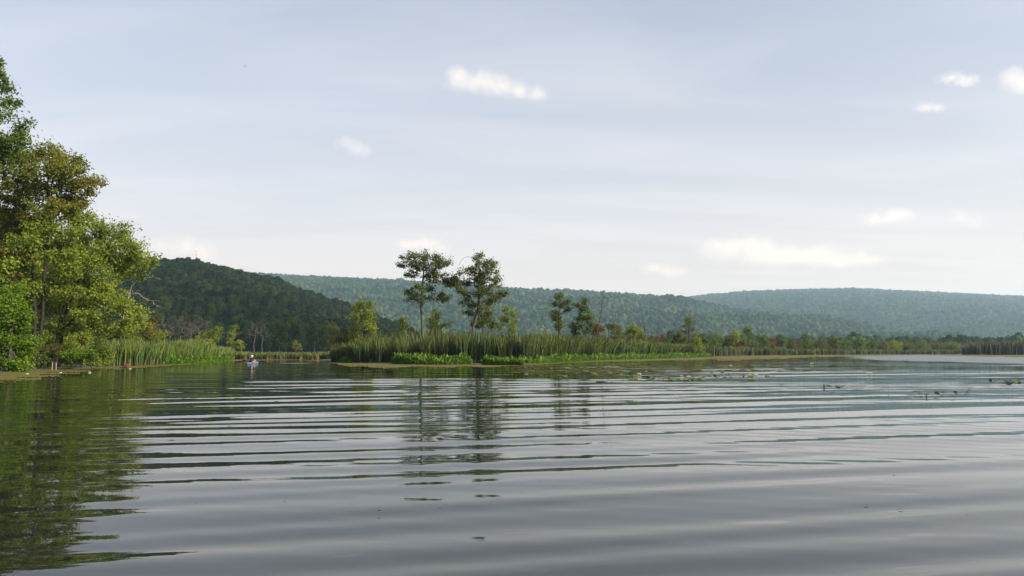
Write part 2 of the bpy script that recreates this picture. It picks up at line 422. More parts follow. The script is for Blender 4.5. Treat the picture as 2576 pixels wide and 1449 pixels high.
ridge_a = Hill([(-900, 690), (300, 678), (575, 683), (640, 689), (700, 691), (860, 700), (990, 705), (1130, 716), (1280, 728), (1400, 733), (1530, 740), (1640, 748), (1720, 752),
                (1842, 782), (2013, 798), (2200, 824), (2350, 850), (2500, 872), (2650, 880)],
               [(-900, 2900), (575, 2900), (1300, 2800), (1720, 2650), (2013, 2300), (2350, 1850), (2650, 1500)],
               [(-900, 1500), (575, 1450), (1300, 1300), (2000, 1200), (2650, 1150)], 15.0, -900, 2650, 700, 0.85, 14.0, 8)
ridge_b = Hill([(1200, 790), (1500, 765), (1640, 755), (1720, 750), (1780, 742), (1880, 733), (2000, 729), (2150, 726), (2300, 733), (2450, 741), (2576, 746), (2900, 765), (3600, 800)],
               [(1200, 4200), (3600, 4200)], [(1200, 2100), (2000, 2000), (2576, 1800), (3600, 1800)], 15.0, 1200, 2900, 600, 0.9, 10.0, 15)
near_hill.build('near_hill', 'steep dark wooded spur behind the channel', 12, 40)
ridge_a.build('middle_ridge', 'long wooded ridge behind the centre of the marsh', 16, 40)
ridge_b.build('far_ridge', 'broad hazy blue-green ridge at the far right', 20, 40)

# tree crowns of the far woods: a few lumpy leaf-clump crowns, instanced (nobody could count them)
def crown_proto(seed, n, shape=(3.6, 4.6), leaf=0.85, mat='crown'):
    r = np.random.default_rng(seed)
    lobes = r.normal(0, 1, (9, 3)); lobes /= np.linalg.norm(lobes, axis=1)[:, None]
    lobes[:, 2] = np.abs(lobes[:, 2]) * 1.1 - 0.25
    lc = lobes * np.array((shape[0] * .55, shape[0] * .55, shape[1] * .55)) + (0, 0, shape[1] * 1.05)
    lr = r.uniform(1.3, 2.1, 9)
    which = r.integers(0, 9, n)
    d = r.normal(0, 1, (n, 3)); d[:, 2] = d[:, 2] * .8 + 0.35; d /= np.linalg.norm(d, axis=1)[:, None]
    p = lc[which] + d * lr[which][:, None] * r.uniform(.75, 1.08, n)[:, None]
    V, Q, tint = leaf_quads(p, d, r.uniform(.7, 1.3, n) * leaf, r, wid=0.8, spread=0.55)
    t = np.repeat(np.clip(r.normal(.5, .25, n), 0, 1), 4)
    # a dark inner body so that no light shows through the middle
    th = np.linspace(0, 2 * np.pi, 8, endpoint=False); rings = []
    for zz, rr in ((0.12, .15), (.45, .75), (.9, 1.0), (1.4, .95), (1.75, .5)):
        j = r.uniform(.8, 1.15, 8)
        rings.append(np.stack([np.cos(th) * rr * j * shape[0] * .72, np.sin(th) * rr * j * shape[0] * .72, np.full(8, zz * shape[1])], -1))
    R = np.array(rings).reshape(-1, 3); k = 8
    q2 = np.array([(i * k + j, i * k + (j + 1) % k, (i + 1) * k + (j + 1) % k, (i + 1) * k + j) for i in range(4) for j in range(k)]) + len(V)
    return mesh('forest_crown', np.vstack([V, R]), np.vstack([Q, q2]), None, attrs={'tint': np.concatenate([t, np.full(len(R), .3)])}, mats=[M[mat]])
def leaf_quads(p, nrm, size, r, wid=0.6, spread=0.8, axis=None):
    n = len(p)
    nn = nrm + r.normal(0, spread, (n, 3)); nn /= np.linalg.norm(nn, axis=1)[:, None] + 1e-9
    a = r.normal(0, 1, (n, 3)) if axis is None else axis + r.normal(0, .5, (n, 3))
    a -= nn * (a * nn).sum(1)[:, None]; a /= np.linalg.norm(a, axis=1)[:, None] + 1e-9
    b = np.cross(nn, a)
    s = np.asarray(size)[:, None]
    v0 = p - a * s * .5; v2 = p + a * s * .5 - nn * s * .08
    v1 = p + b * s * wid * .5 + nn * s * .10 - a * s * .05; v3 = p - b * s * wid * .5 + nn * s * .10 - a * s * .05
    V = np.stack([v0, v1, v2, v3], 1).reshape(-1, 3)
    return V, np.arange(4 * n).reshape(-1, 4), None
def crown_forest_nodes(mat):
  protos = bpy.data.collections.new('forest_crown_shapes')
  proto_meshes = []
  for i in range(6):
      me = crown_proto(100 + i, 330, shape=[(3.6, 4.6), (4.1, 4.3), (3.2, 5.2), (3.8, 4.0), (3.0, 4.7), (4.3, 4.8)][i], mat=mat)
      proto_meshes.append(me)
      o = bpy.data.objects.new('forest_crown', me); protos.objects.link(o)
  gn = bpy.data.node_groups.new('crowns_on_points', 'GeometryNodeTree')
  gn.interface.new_socket('Geometry', in_out='INPUT', socket_type='NodeSocketGeometry')
  gn.interface.new_socket('Geometry', in_out='OUTPUT', socket_type='NodeSocketGeometry')
  gi, go = gn.nodes.new('NodeGroupInput'), gn.nodes.new('NodeGroupOutput')
  ci = gn.nodes.new('GeometryNodeCollectionInfo'); ci.inputs[0].default_value = protos
  ci.inputs[1].default_value = True; ci.inputs[2].default_value = True
  ip = gn.nodes.new('GeometryNodeInstanceOnPoints'); ip.inputs['Pick Instance'].default_value = True
  def nattr(nm, ty):
      n = gn.nodes.new('GeometryNodeInputNamedAttribute'); n.data_type = ty; n.inputs[0].default_value = nm
      return n.outputs[0]
  cx_ = gn.nodes.new('ShaderNodeCombineXYZ'); gn.links.new(nattr('turn', 'FLOAT'), cx_.inputs[2])
  cs_ = gn.nodes.new('ShaderNodeCombineXYZ'); sw, sh = nattr('wide', 'FLOAT'), nattr('tall', 'FLOAT')
  gn.links.new(sw, cs_.inputs[0]); gn.links.new(sw, cs_.inputs[1]); gn.links.new(sh, cs_.inputs[2])
  gn.links.new(gi.outputs[0], ip.inputs['Points']); gn.links.new(ci.outputs[0], ip.inputs['Instance'])
  gn.links.new(nattr('pick', 'INT'), ip.inputs['Instance Index'])
  gn.links.new(cx_.outputs[0], ip.inputs['Rotation']); gn.links.new(cs_.outputs[0], ip.inputs['Scale'])
  gn.links.new(ip.outputs[0], go.inputs[0])
  return gn, proto_meshes
GN_FAR, far_meshes = crown_forest_nodes('crown')
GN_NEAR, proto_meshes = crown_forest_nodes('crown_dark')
def wood(name, label, pts, size, seed, gn=None):
    r = np.random.default_rng(seed); n = len(pts)
    me = bpy.data.meshes.new(name); me.vertices.add(n); me.vertices.foreach_set('co', np.ascontiguousarray(pts, np.float32).ravel())
    w = r.uniform(.7, 1.35, n) * size
    for k, v in (('turn', r.uniform(0, 6.28, n)), ('wide', w), ('tall', w * r.uniform(.6, 1.2, n))):
        me.attributes.new(k, 'FLOAT', 'POINT').data.foreach_set('value', v.astype(np.float32))
    me.attributes.new('pick', 'INT', 'POINT').data.foreach_set('value', r.integers(0, 6, n).astype(np.int32))
    o = link(name, me); md = o.modifiers.new('crowns', 'NODES'); md.node_group = gn or GN_FAR
    return tag(o, label, 'forest', kind='stuff')
pn = near_hill.scatter(4.6, 21)
pxn = CX + pn[:, 0] / pn[:, 1] * FOC
front = (pn[:, 1] < 470) & (pxn > 360) & (pxn < 1010)
fi = np.where(front)[0]; fi = fi[np.argsort(pn[fi, 1])][:190]
keep = np.ones(len(pn), bool); keep[fi] = False
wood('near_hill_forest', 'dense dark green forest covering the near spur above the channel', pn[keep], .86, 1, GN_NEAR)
wood('middle_ridge_forest', 'blue-green forest covering the long middle ridge', ridge_a.scatter(9.6, 22), 1.6, 2)
wood('far_ridge_forest', 'pale hazy forest covering the far ridge', ridge_b.scatter(12.5, 23, 20), 1.7, 3)
r = np.random.default_rng(31)
gx, gy = np.meshgrid(np.arange(-250, 900, 7.5), np.arange(400, 900, 9.0))
vp = np.stack([gx.ravel() + r.uniform(-3.5, 3.5, gx.size), gy.ravel() + r.uniform(-4, 4, gx.size), np.full(gx.size, 0.2)], -1)
vpx = CX + vp[:, 0] / vp[:, 1] * FOC
vp = vp[(vpx > 1000) & (vpx < 3000) & (vp[:, 1] > interp(vpx, [(1000, 420), (1700, 430), (2300, 440), (2600, 480), (3000, 480)]))]
wood('valley_forest', 'low hazy treeline on the valley floor behind the marsh', vp, 0.95, 4)
# nearest trees of the spur, one by one
trunk_mb = MB(); trunk_mb.tube([(0, 0, -0.5), (0.1, 0, 2.0), (0, .1, 4.2)], [.28, .2, .12], 6)
tmesh = None
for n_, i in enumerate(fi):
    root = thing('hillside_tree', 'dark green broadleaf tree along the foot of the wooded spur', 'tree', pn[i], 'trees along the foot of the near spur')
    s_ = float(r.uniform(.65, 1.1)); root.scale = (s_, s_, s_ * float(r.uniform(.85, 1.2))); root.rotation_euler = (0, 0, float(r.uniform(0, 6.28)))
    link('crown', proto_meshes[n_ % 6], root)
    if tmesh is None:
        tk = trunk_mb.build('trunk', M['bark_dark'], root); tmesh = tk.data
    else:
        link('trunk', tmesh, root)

# ------------------------------------------------------------------ trees
def skeleton(trunk, ends, r, step=0.6, down=0.9):
    pos = [trunk[0]]; par = [-1]
    for a, b in zip(trunk[:-1], trunk[1:]):
        m = max(1, int(np.linalg.norm(b - a) / step))
        for i in range(1, m + 1):
            p = a + (b - a) * i / m + r.normal(0, .025, 3); pos.append(p); par.append(len(pos) - 2)
    nt = len(pos); pos = list(pos)
    base = np.array(trunk); top = base[-1]
    order = np.argsort([np.min(np.linalg.norm(base - e, axis=1)) for e in ends])
    arr = np.zeros((nt + len(ends) * 40 + 10, 3)); arr[:nt] = pos; n = nt; par = par + [0] * (len(arr) - nt)
    zmin = trunk[0][2] + 0.22 * (top[2] - trunk[0][2])
    for e in (ends[i] for i in order):
        d = arr[:n] - e; c = np.linalg.norm(d, axis=1) + down * np.maximum(0, arr[:n, 2] - e[2] + .15) + 3 * (arr[:n, 2] < zmin)
        i = int(np.argmin(c)); p0 = arr[i].copy(); L = np.linalg.norm(e - p0); m = min(38, max(1, int(L / step)))
        bend = r.normal(0, .07 * L, 3); bend[2] -= .10 * L * r.uniform(-.2, 1)
        for q in range(1, m + 1):
            t = q / m
            arr[n] = p0 + (e - p0) * t + bend * 4 * t * (1 - t) * .6; par[n] = i; i = n; n += 1
    return arr[:n], np.array(par[:n])
def wood_mesh(pos, par, r_base, r_twig=.012, k=5):
    n = len(pos); acc = np.zeros(n); nch = np.zeros(n, int)
    for i in range(n - 1, 0, -1):
        if nch[i] == 0: acc[i] = r_twig ** 2.3
        acc[par[i]] += acc[i]; nch[par[i]] += 1
    rr = acc ** (1 / 2.3); f = r_base / rr[0]
    rr = np.maximum(r_twig, rr * f) if f < 1 else np.where(rr > .03, .03 + (rr - .03) * (r_base - .03) / max(1e-6, rr[0] - .03), rr)
    e = np.arange(1, n); a, b = pos[par[e]], pos[e]
    d = b - a; L = np.linalg.norm(d, axis=1)[:, None] + 1e-9; d = d / L
    ref = np.where(np.abs(d[:, 2:3]) < .9, [[0, 0, 1.]], [[1., 0, 0]])
    u = np.cross(d, ref); u /= np.linalg.norm(u, axis=1)[:, None]; v = np.cross(d, u)
    t = np.linspace(0, 2 * np.pi, k, endpoint=False)
    ring = np.cos(t)[None, :, None] * u[:, None] + np.sin(t)[None, :, None] * v[:, None]
    ra = np.minimum(rr[par[e]], rr[e] * 1.25)[:, None, None]; rb = rr[e][:, None, None]
    V = np.concatenate([a[:, None] + ring * ra, b[:, None] + ring * rb], 1).reshape(-1, 3)
    m = len(e); o = (np.arange(m) * 2 * k)[:, None]; j = np.arange(k)[None]
    Q = np.stack([o + j, o + (j + 1) % k, o + k + (j + 1) % k, o + k + j], -1).reshape(-1, 4)
    return V, Q
def trunk_and_branches(tr, V, Q, bark, root, step):
    n = sum(max(1, int(np.linalg.norm(b - a) / step)) for a, b in zip(tr[:-1], tr[1:])); k = n * 10
    t = link('trunk', mesh('trunk', V[:k], Q[:n * 5], None, True, mats=[M[bark]]), root)
    if len(V) > k: tag(link('branches', mesh('branches', V[k:], Q[n * 5:] - k, None, True, mats=[M[bark]]), t), kind='stuff')
def grow(name, label, trunk, blobs, leaf, bark='bark', r_base=.18, size=.21, per=0, dens=1.0, seed=1, cat='tree', group=None, clump=.42, depth=1.0, twig=.012,
         extra=None, wid=.7, up=.35, lai=2.6):
    """trunk: world points from the base up; blobs: (centre xyz, (rx, ry, rz)) ellipsoids that hold the foliage."""
    r = np.random.default_rng(seed)
    trunk = [np.array(t, float) for t in trunk]; base = trunk[0].copy()
    C, tn, cnt = [], [], []
    for c, rad3 in blobs:
        rad3 = np.array(rad3, float)
        n = max(4, int(dens * (4 / 3 * np.pi * np.prod(rad3)) ** .72 / clump ** 1.7 * 1.0))
        d = r.normal(0, 1, (n, 3)); d /= np.linalg.norm(d, axis=1)[:, None]
        C.append(np.array(c) + d * rad3 * (r.uniform(0, 1, n) ** .42)[:, None]); tn.append(np.full(n, r.uniform(.25, .75)))
        cnt.append(np.full(n, max(6, int(lai * np.pi * (rad3[0] + clump * .6) * (rad3[2] + clump * .5) / (.5 * wid * size * size) / n))))
    C = np.vstack(C); tn = np.concatenate(tn); cnt = np.concatenate(cnt)
    ends = list(C)
    if extra is not None: ends += [np.array(e) for e in extra]
    pos, par = skeleton(trunk, ends, r)
    V, Q = wood_mesh(pos, par, r_base, twig)
    root = thing(name, label, cat, base, group)
    trunk_and_branches(trunk, V - base, Q, bark, root, .6)
    cnt = np.maximum(4, (cnt * r.uniform(.45, 1.55, len(C))).astype(int)); n = int(cnt.sum()); w = np.repeat(np.arange(len(C)), cnt)
    cen = C.mean(0)
    el = C - cen; el /= np.linalg.norm(el, axis=1)[:, None] + 1e-9; el[:, 2] = np.abs(el[:, 2]) * .5 + .5
    el /= np.linalg.norm(el, axis=1)[:, None]
    cs = r.uniform(.55, 1.35, len(C)) * clump
    off = r.normal(0, 1, (n, 3)) * np.array((.62, .62, .42)) * cs[w][:, None] + el[w] * (r.normal(0, .55, n) * cs[w])[:, None]
    p = C[w] + off
    nrm = off / (np.linalg.norm(off, axis=1)[:, None] + 1e-9) * .6 + np.array((0, 0, up))
    ta = np.clip(tn[w] * .45 + r.normal(.28, .17, n) + np.repeat(r.normal(0, .13, len(C)), cnt), 0, 1)
    V, Q, _ = leaf_quads(p, nrm, r.uniform(.65, 1.3, n) * size, r, wid)
    link('crown', mesh('crown', V - base, Q, None, attrs={'tint': np.repeat(ta, 4)}, mats=[M[leaf]]), root)
    return root
def pblobs(D, lst, depth=1.0, jit=1.5, seed=0, fat=1.0):       # picture ellipses (px, py, rx, ry[, dz]) at depth D -> world ellipsoids
    r = np.random.default_rng(seed); out = []
    for b in lst:
        px, py, rx, ry = b[:4]; dd = D + (b[4] if len(b) > 4 else r.uniform(-jit, jit))
        s = dd / FOC * fat
        out.append((P(px, py, dd), (rx * s, max(.25, .5 * (rx + ry) * s * depth), ry * s)))
    return out
def ptrunk(D, lst):
    return [P(t[0], t[1], D + (t[2] if len(t) > 2 else 0)) for t in lst]
def ground_at(px, D, z=0.05): return XD(px, D, z)

# ---- left bank
D = 56
grow('maple_tree', 'tallest dark green maple at the left edge, crown cut by the picture edge', [ground_at(-70, D)] + ptrunk(D, [(-60, 700), (-45, 450), (-30, 250), (-15, 175)]),
     pblobs(D, [(2, 168, 26, 12), (-2, 192, 20, 14), (20, 218, 22, 13), (28, 262, 34, 13), (8, 292, 30, 12), (66, 312, 10, 20), (40, 336, 36, 14), (5, 352, 45, 16),
                (-50, 215, 45, 45), (-60, 300, 60, 60), (-40, 400, 70, 50), (20, 385, 50, 22), (50, 360, 36, 14)], .9, 1.5, 3), 'maple_dark', r_base=.2, seed=41, dens=1.5)
D = 60
grow('maple_tree', 'broad maple turning yellow and rust below the tallest tree', [ground_at(104, D)] + ptrunk(D, [(106, 800), (112, 690), (117, 620), (125, 540), (120, 450), (118, 390)]),
     pblobs(D, [(60, 398, 42, 24), (118, 384, 24, 20), (148, 392, 18, 22), (150, 425, 40, 24), (198, 408, 24, 12), (180, 432, 32, 14), (212, 462, 34, 10), (244, 462, 15, 6), (226, 484, 20, 7),
                (100, 470, 66, 34), (190, 500, 34, 14), (40, 480, 50, 40), (130, 530, 76, 26), (20, 545, 50, 40), (165, 512, 40, 16), (40, 420, 50, 30), (80, 560, 60, 26), (10, 590, 50, 26), (185, 535, 34, 16), (215, 515, 16, 8), (170, 460, 44, 20)], .95, 2.5, 4, 1.22), 'maple_red', 'bark_dark', r_base=.13, seed=42, dens=1.35,
     extra=[P(262, 455, 60), P(215, 520, 59), P(250, 480, 60)])
D = 64
grow('maple_tree', 'sunlit green maple leaning over the reeds, its right side against the dark spur', [ground_at(150, D)] + ptrunk(D, [(160, 800), (190, 720), (225, 660), (255, 600), (262, 560)]),
     pblobs(D, [(236, 556, 22, 20), (205, 590, 45, 35), (265, 585, 36, 26), (306, 590, 20, 24), (330, 625, 26, 20), (290, 640, 50, 30), (356, 648, 26, 20), (378, 664, 18, 14), (235, 650, 60, 35),
                (180, 640, 40, 40), (320, 682, 32, 14), (345, 690, 18, 10), (160, 700, 45, 35), (225, 715, 50, 26)], .95, 2.0, 5, 1.15), 'maple', 'bark_dark', r_base=.15, seed=43, dens=1.35,
     extra=[P(398, 640, 64), P(388, 632, 64)])
D = 62
grow('maple_tree', 'yellow green maple with leaning dark stems above the low shrubs', [ground_at(138, D)] + ptrunk(D, [(150, 810), (160, 770), (195, 740), (235, 730)]),
     pblobs(D, [(180, 745, 50, 26), (250, 740, 50, 24), (300, 770, 36, 26), (225, 790, 60, 26), (315, 815, 30, 22), (270, 830, 44, 20), (180, 820, 44, 26), (350, 800, 14, 14), (335, 790, 20, 16)], .9, 2.0, 6),
     'yellow', 'bark_dark', r_base=.14, seed=44, dens=1.1)
D = 58
grow('maple_tree', 'small maple with orange tinged leaves at the left edge below the tall trees', [ground_at(20, D)] + ptrunk(D, [(24, 820), (30, 700), (34, 630)]),
     pblobs(D, [(20, 625, 40, 26), (-10, 660, 40, 34), (45, 665, 30, 26), (20, 700, 44, 22), (60, 640, 18, 16)], .9, 1.5, 7), 'maple_red', 'bark_pale', r_base=.12, seed=45, dens=1.2)
D = 66
grow('maple_tree', 'green maple filling the gap behind the leaning stems', [ground_at(60, D)] + ptrunk(D, [(70, 760), (90, 660), (95, 600)]),
     pblobs(D, [(95, 600, 55, 40), (60, 660, 60, 45), (130, 680, 45, 40), (90, 750, 55, 40), (150, 770, 40, 30), (40, 570, 45, 30), (140, 620, 35, 30)], .9, 2.0, 8), 'maple', 'bark_dark', r_base=.2, seed=46, dens=1.0)
D = 57.5
grow('maple_tree', 'green maple in front of the bare trunk of the turning maple', [ground_at(86, D)] + ptrunk(D, [(90, 780), (80, 690), (84, 620), (100, 570)]),
     pblobs(D, [(110, 575, 44, 24), (160, 590, 40, 26), (60, 610, 44, 26), (150, 640, 44, 24), (70, 660, 40, 26), (170, 680, 36, 24), (20, 680, 40, 26), (60, 720, 46, 24), (185, 560, 30, 20)], .8, 1.5, 23), 'maple', 'bark_dark', r_base=.12, seed=50, dens=1.2)
D = 53.5
grow('vine_covered_bush', 'large vivid green bush draped with vines at the water edge', [ground_at(25, D)] + ptrunk(D, [(28, 850), (30, 780), (32, 740)]),
     pblobs(D, [(30, 745, 34, 24), (10, 790, 44, 36), (60, 800, 24, 30), (40, 845, 46, 34), (-20, 850, 50, 50), (20, 895, 56, 30), (75, 870, 18, 30), (-30, 780, 45, 45), (-50, 900, 40, 36), (10, 918, 50, 14), (62, 918, 28, 12)], .8, .8, 9),
     'vivid', 'bark', r_base=.09, seed=47, dens=1.3, cat='bush', clump=.34, size=.17, lai=3.6)
D = 60
for k, (nm, lb, px, bl, lf, sd_) in enumerate([
    ('shrub', 'olive low shrub between the vine covered bush and two pale stakes', 118, [(105, 880, 22, 18), (125, 895, 26, 20), (145, 880, 20, 14), (110, 912, 28, 12)], 'olive', 61),
    ('shrub', 'bright green low shrub just left of the cattails', 190, [(180, 888, 26, 14), (205, 900, 32, 20), (172, 908, 24, 12), (230, 895, 18, 14)], 'vivid', 62),
    ('shrub', 'rounded yellow green shrub touching the left end of the cattails', 262, [(255, 895, 22, 18), (270, 905, 24, 14), (245, 910, 20, 10)], 'yellow', 63),
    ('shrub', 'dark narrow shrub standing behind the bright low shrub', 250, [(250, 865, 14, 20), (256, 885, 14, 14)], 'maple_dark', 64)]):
    grow(nm, lb, [ground_at(px, D), P(px, 905, D), P(px + 4, bl[0][1], D)], pblobs(D, bl, .9, .8, sd_), lf, r_base=.04, seed=sd_, cat='shrub', clump=.26, size=.13, dens=1.2, twig=.008)
D = 76
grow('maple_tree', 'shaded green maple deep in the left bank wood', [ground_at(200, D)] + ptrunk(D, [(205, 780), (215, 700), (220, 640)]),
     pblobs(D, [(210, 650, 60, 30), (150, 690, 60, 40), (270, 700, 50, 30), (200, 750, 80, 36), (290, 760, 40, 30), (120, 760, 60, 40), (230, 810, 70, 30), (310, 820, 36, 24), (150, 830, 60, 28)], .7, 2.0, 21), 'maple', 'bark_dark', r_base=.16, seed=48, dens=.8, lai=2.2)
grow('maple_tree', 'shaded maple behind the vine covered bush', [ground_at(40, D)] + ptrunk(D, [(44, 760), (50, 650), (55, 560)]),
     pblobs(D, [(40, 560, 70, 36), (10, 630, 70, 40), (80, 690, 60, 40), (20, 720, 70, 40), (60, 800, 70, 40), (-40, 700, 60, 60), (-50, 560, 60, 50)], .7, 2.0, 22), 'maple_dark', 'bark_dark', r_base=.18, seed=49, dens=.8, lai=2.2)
for k, (lb, px, D, bl, lf) in enumerate([
    ('green undergrowth shrub below the leaning dark stems', 110, 66, [(100, 850, 30, 18), (125, 865, 30, 18), (90, 875, 26, 16), (150, 860, 24, 16), (120, 890, 36, 16)], 'maple'),
    ('yellow green undergrowth shrub behind the bright low shrub', 195, 70, [(190, 850, 30, 14), (220, 858, 30, 14), (170, 870, 28, 14), (205, 878, 36, 14)], 'yellow'),
    ('olive undergrowth shrub at the back of the left cattails', 300, 84, [(290, 838, 26, 12), (320, 845, 26, 10), (275, 855, 26, 12), (340, 852, 22, 10)], 'olive'),
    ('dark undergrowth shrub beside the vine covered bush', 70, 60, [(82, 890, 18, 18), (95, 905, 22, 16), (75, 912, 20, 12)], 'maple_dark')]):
    grow('shrub', lb, [ground_at(px, D), P(px, bl[-1][1] + 10, D), P(px + 4, bl[0][1], D)], pblobs(D, bl, .8, .8, 160 + k), lf, r_base=.05, seed=160 + k, cat='shrub', clump=.3, size=.17, dens=1.0, twig=.008, lai=3)
D = 82
grow('shrub', 'rust red shrub above the cattails beside the leaning maple', [ground_at(375, D), P(372, 860, D), P(376, 815, D)],
     pblobs(D, [(383, 815, 9, 18), (376, 838, 18, 16), (352, 828, 18, 12), (330, 838, 16, 10)], .8, 1, 71), 'rust', r_base=.06, seed=71, cat='shrub', dens=.9, size=.16)
grow('shrub', 'thin yellow green sapling beside the rust red shrub', [ground_at(366, D - 1), P(366, 850, D - 1), P(364, 795, D - 1)],
     pblobs(D - 1, [(364, 800, 7, 16), (368, 825, 10, 14), (400, 845, 12, 10), (345, 850, 20, 10)], .8, 1, 72), 'yellow', r_base=.05, seed=72, cat='shrub', dens=.9, size=.16)

def bare(name, label, trunk, ends, bark, r_base, seed, group=None, twigs=4, cat='dead tree', twig=.012, tl=.6):
    r = np.random.default_rng(seed); ex = []
    for e in ends:
        ex.append(np.array(e))
        for _ in range(twigs): ex.append(np.array(e) + r.normal(0, tl, 3) * (1, 1, .8))
    tr = [np.array(t, float) for t in trunk]; base = tr[0].copy()
    pos, par = skeleton(tr, ex, r, .5, .5)
    V, Q = wood_mesh(pos, par, r_base, twig)
    root = thing(name, label, cat, base, group)
    trunk_and_branches(tr, V - base, Q, bark, root, .5)
    return root
D = 75
bare('dead_tree', 'pale bare leaning tree with drooping branches beside the leaning maple', [ground_at(300, D)] + ptrunk(D, [(308, 810), (316, 770), (324, 742), (331, 720), (345, 708), (362, 700)]),
     [P(395, 700, D), P(378, 698, D), P(348, 738, D), P(372, 748, D), P(392, 760, D), P(401, 770, D), P(318, 744, D), P(330, 690, D)], 'bark_pale', .075, 81, twigs=3, tl=.25, twig=.014)
# ---- brush at the foot of the spur, behind the left cattails
r = np.random.default_rng(5)
for k, (px, yt, w, D) in enumerate([(400, 800, 30, 150), (425, 808, 34, 160), (452, 806, 36, 170), (478, 802, 34, 165), (498, 798, 30, 175), (517, 810, 24, 180), (660, 812, 36, 230), (640, 806, 24, 225)]):
    ends = [P(px + w * a, 868 - (868 - yt) * b, D + c) for a, b, c in zip(r.uniform(-.6, .6, 12), r.uniform(.45, 1, 12), r.uniform(-2, 2, 12))]
    bare('dead_tree', ['grey leafless tree behind the left cattails, nearest the rust red shrub', 'grey leafless tree with a pale forked stem behind the left cattails', 'grey-brown leafless thicket tree in the middle of the dead row',
                       'leafless grey tree right of the middle of the dead row', 'tallest leafless grey tree of the dead row behind the cattails', 'small leafless tree at the right end of the dead row',
                       'leafless grey tree with a pale trunk left of the dark trees beyond the kayak', 'thin leafless tree between the pale sapling and the dark trees'][k],
         [ground_at(px, D), P(px - 2, 868, D), P(px + 3, yt + 35, D)], ends, 'bark_dead', .14, 200 + k, 'bare trees at the foot of the spur', twigs=7, twig=.022, tl=1.1)
for k, (nm, lb, px, bl, lf, D) in enumerate([
    ('sapling', 'yellow and rust sapling at the right end of the left cattails', 530, [(522, 842, 12, 10), (538, 848, 14, 12), (528, 862, 20, 10), (545, 838, 6, 12)], 'yellow', 125),
    ('sapling', 'pale lime sapling right of the yellow sapling', 582, [(585, 838, 12, 8), (575, 856, 12, 8), (594, 862, 14, 8), (604, 870, 12, 5), (592, 826, 8, 7)], 'pale', 130),
    ('sapling', 'small pale green sapling at the end of the dead row', 503, [(503, 858, 8, 7), (498, 852, 5, 8)], 'yellow', 130),
    ('sapling', 'lime green bush at the foot of the dark trees beyond the kayak', 745, [(745, 868, 9, 9), (752, 876, 9, 6)], 'pale', 210)]):
    grow(nm, lb, [ground_at(px, D), P(px, 872, D), P(px + 2, bl[0][1], D)], pblobs(D, bl, .9, 1, 300 + k), lf, 'bark_pale', r_base=.07, seed=300 + k, cat='sapling', clump=.4, size=.22, dens=.9)

# generic trees given by their picture box
def auto(name, label, px, ytop, w, D, leaf, seed, shape='round', bark='bark', group=None, cat='tree', size=None, base_y=None, dens=1.0):
    r = np.random.default_rng(seed); yb = base_y or 884
    h = yb - ytop; bl = []
    if shape == 'round':
        for i in range(9):
            t = (i + .5) / 9; ww = w * .5 * math.sin(math.pi * min(1, .12 + .8 * t)) ** .7
            bl.append((px + r.uniform(-.6, .6) * ww, ytop + h * (.08 + .78 * t), ww * r.uniform(.4, .65), h * .09))
    elif shape == 'shrub':
        for i in range(7):
            bl.append((px + r.uniform(-.38, .38) * w, ytop + h * r.uniform(.18, .8), w * r.uniform(.14, .24), h * .14))
        bl.append((px, ytop + h * .12, w * .14, h * .10))
    elif shape == 'larch':
        for i in range(8):
            t = (i + .4) / 8; s = 1 if i % 2 else -1
            bl.append((px + s * w * .26 * (.5 + t * .6) * r.uniform(.5, 1.1), ytop + h * (.05 + .6 * t), w * .16, h * .028))
        bl.append((px, ytop + h * .05, w * .08, h * .05))
    elif shape == 'tuft':
        for i in range(6):
            s = 1 if i % 2 else -1
            bl.append((px + s * w * .25 * r.uniform(.3, 1.1), ytop + h * (.08 + .34 * i / 6), w * .2, h * .03))
    sz = size or max(.2, D * .0016)
    return grow(name, label, [ground_at(px + r.uniform(-3, 3), D), P(px, ytop + h * .55, D), P(px + r.uniform(-2, 2), ytop + h * .1, D)], pblobs(D, bl, .9, .8, seed), leaf, bark,
                r_base=max(.07, h * D / FOC * .016), seed=seed, cat=cat, group=group, size=sz, clump=max(.4, D * .0034), dens=dens, twig=max(.012, D * .00012))
# trees at the spur foot beyond the channel
for k, (lb, px, yt, w, D, lf) in enumerate([
    ('dark rounded tree standing behind the kayaker at the spur foot', 705, 806, 50, 235, 'spur'), ('dark green tree right of the one behind the kayaker', 740, 802, 44, 245, 'spur'),
    ('mid green tree at the spur foot nearest the yellow sapling of the island', 790, 800, 46, 250, 'spur'), ('olive bare-twigged tree left of the tall island sapling', 842, 812, 46, 180, 'olive'),
    ('dark tree in the shade beyond the pale sapling', 622, 828, 40, 240, 'spur'), ('dull green tree left of the olive bare-twigged tree', 815, 820, 36, 240, 'spur'),
    ('dark green tree right of the tall island sapling', 975, 822, 50, 240, 'spur')]):
    auto('marsh_edge_tree', lb, px, yt, w, D, lf, 400 + k, 'round', 'bark_dark', dens=1.15)

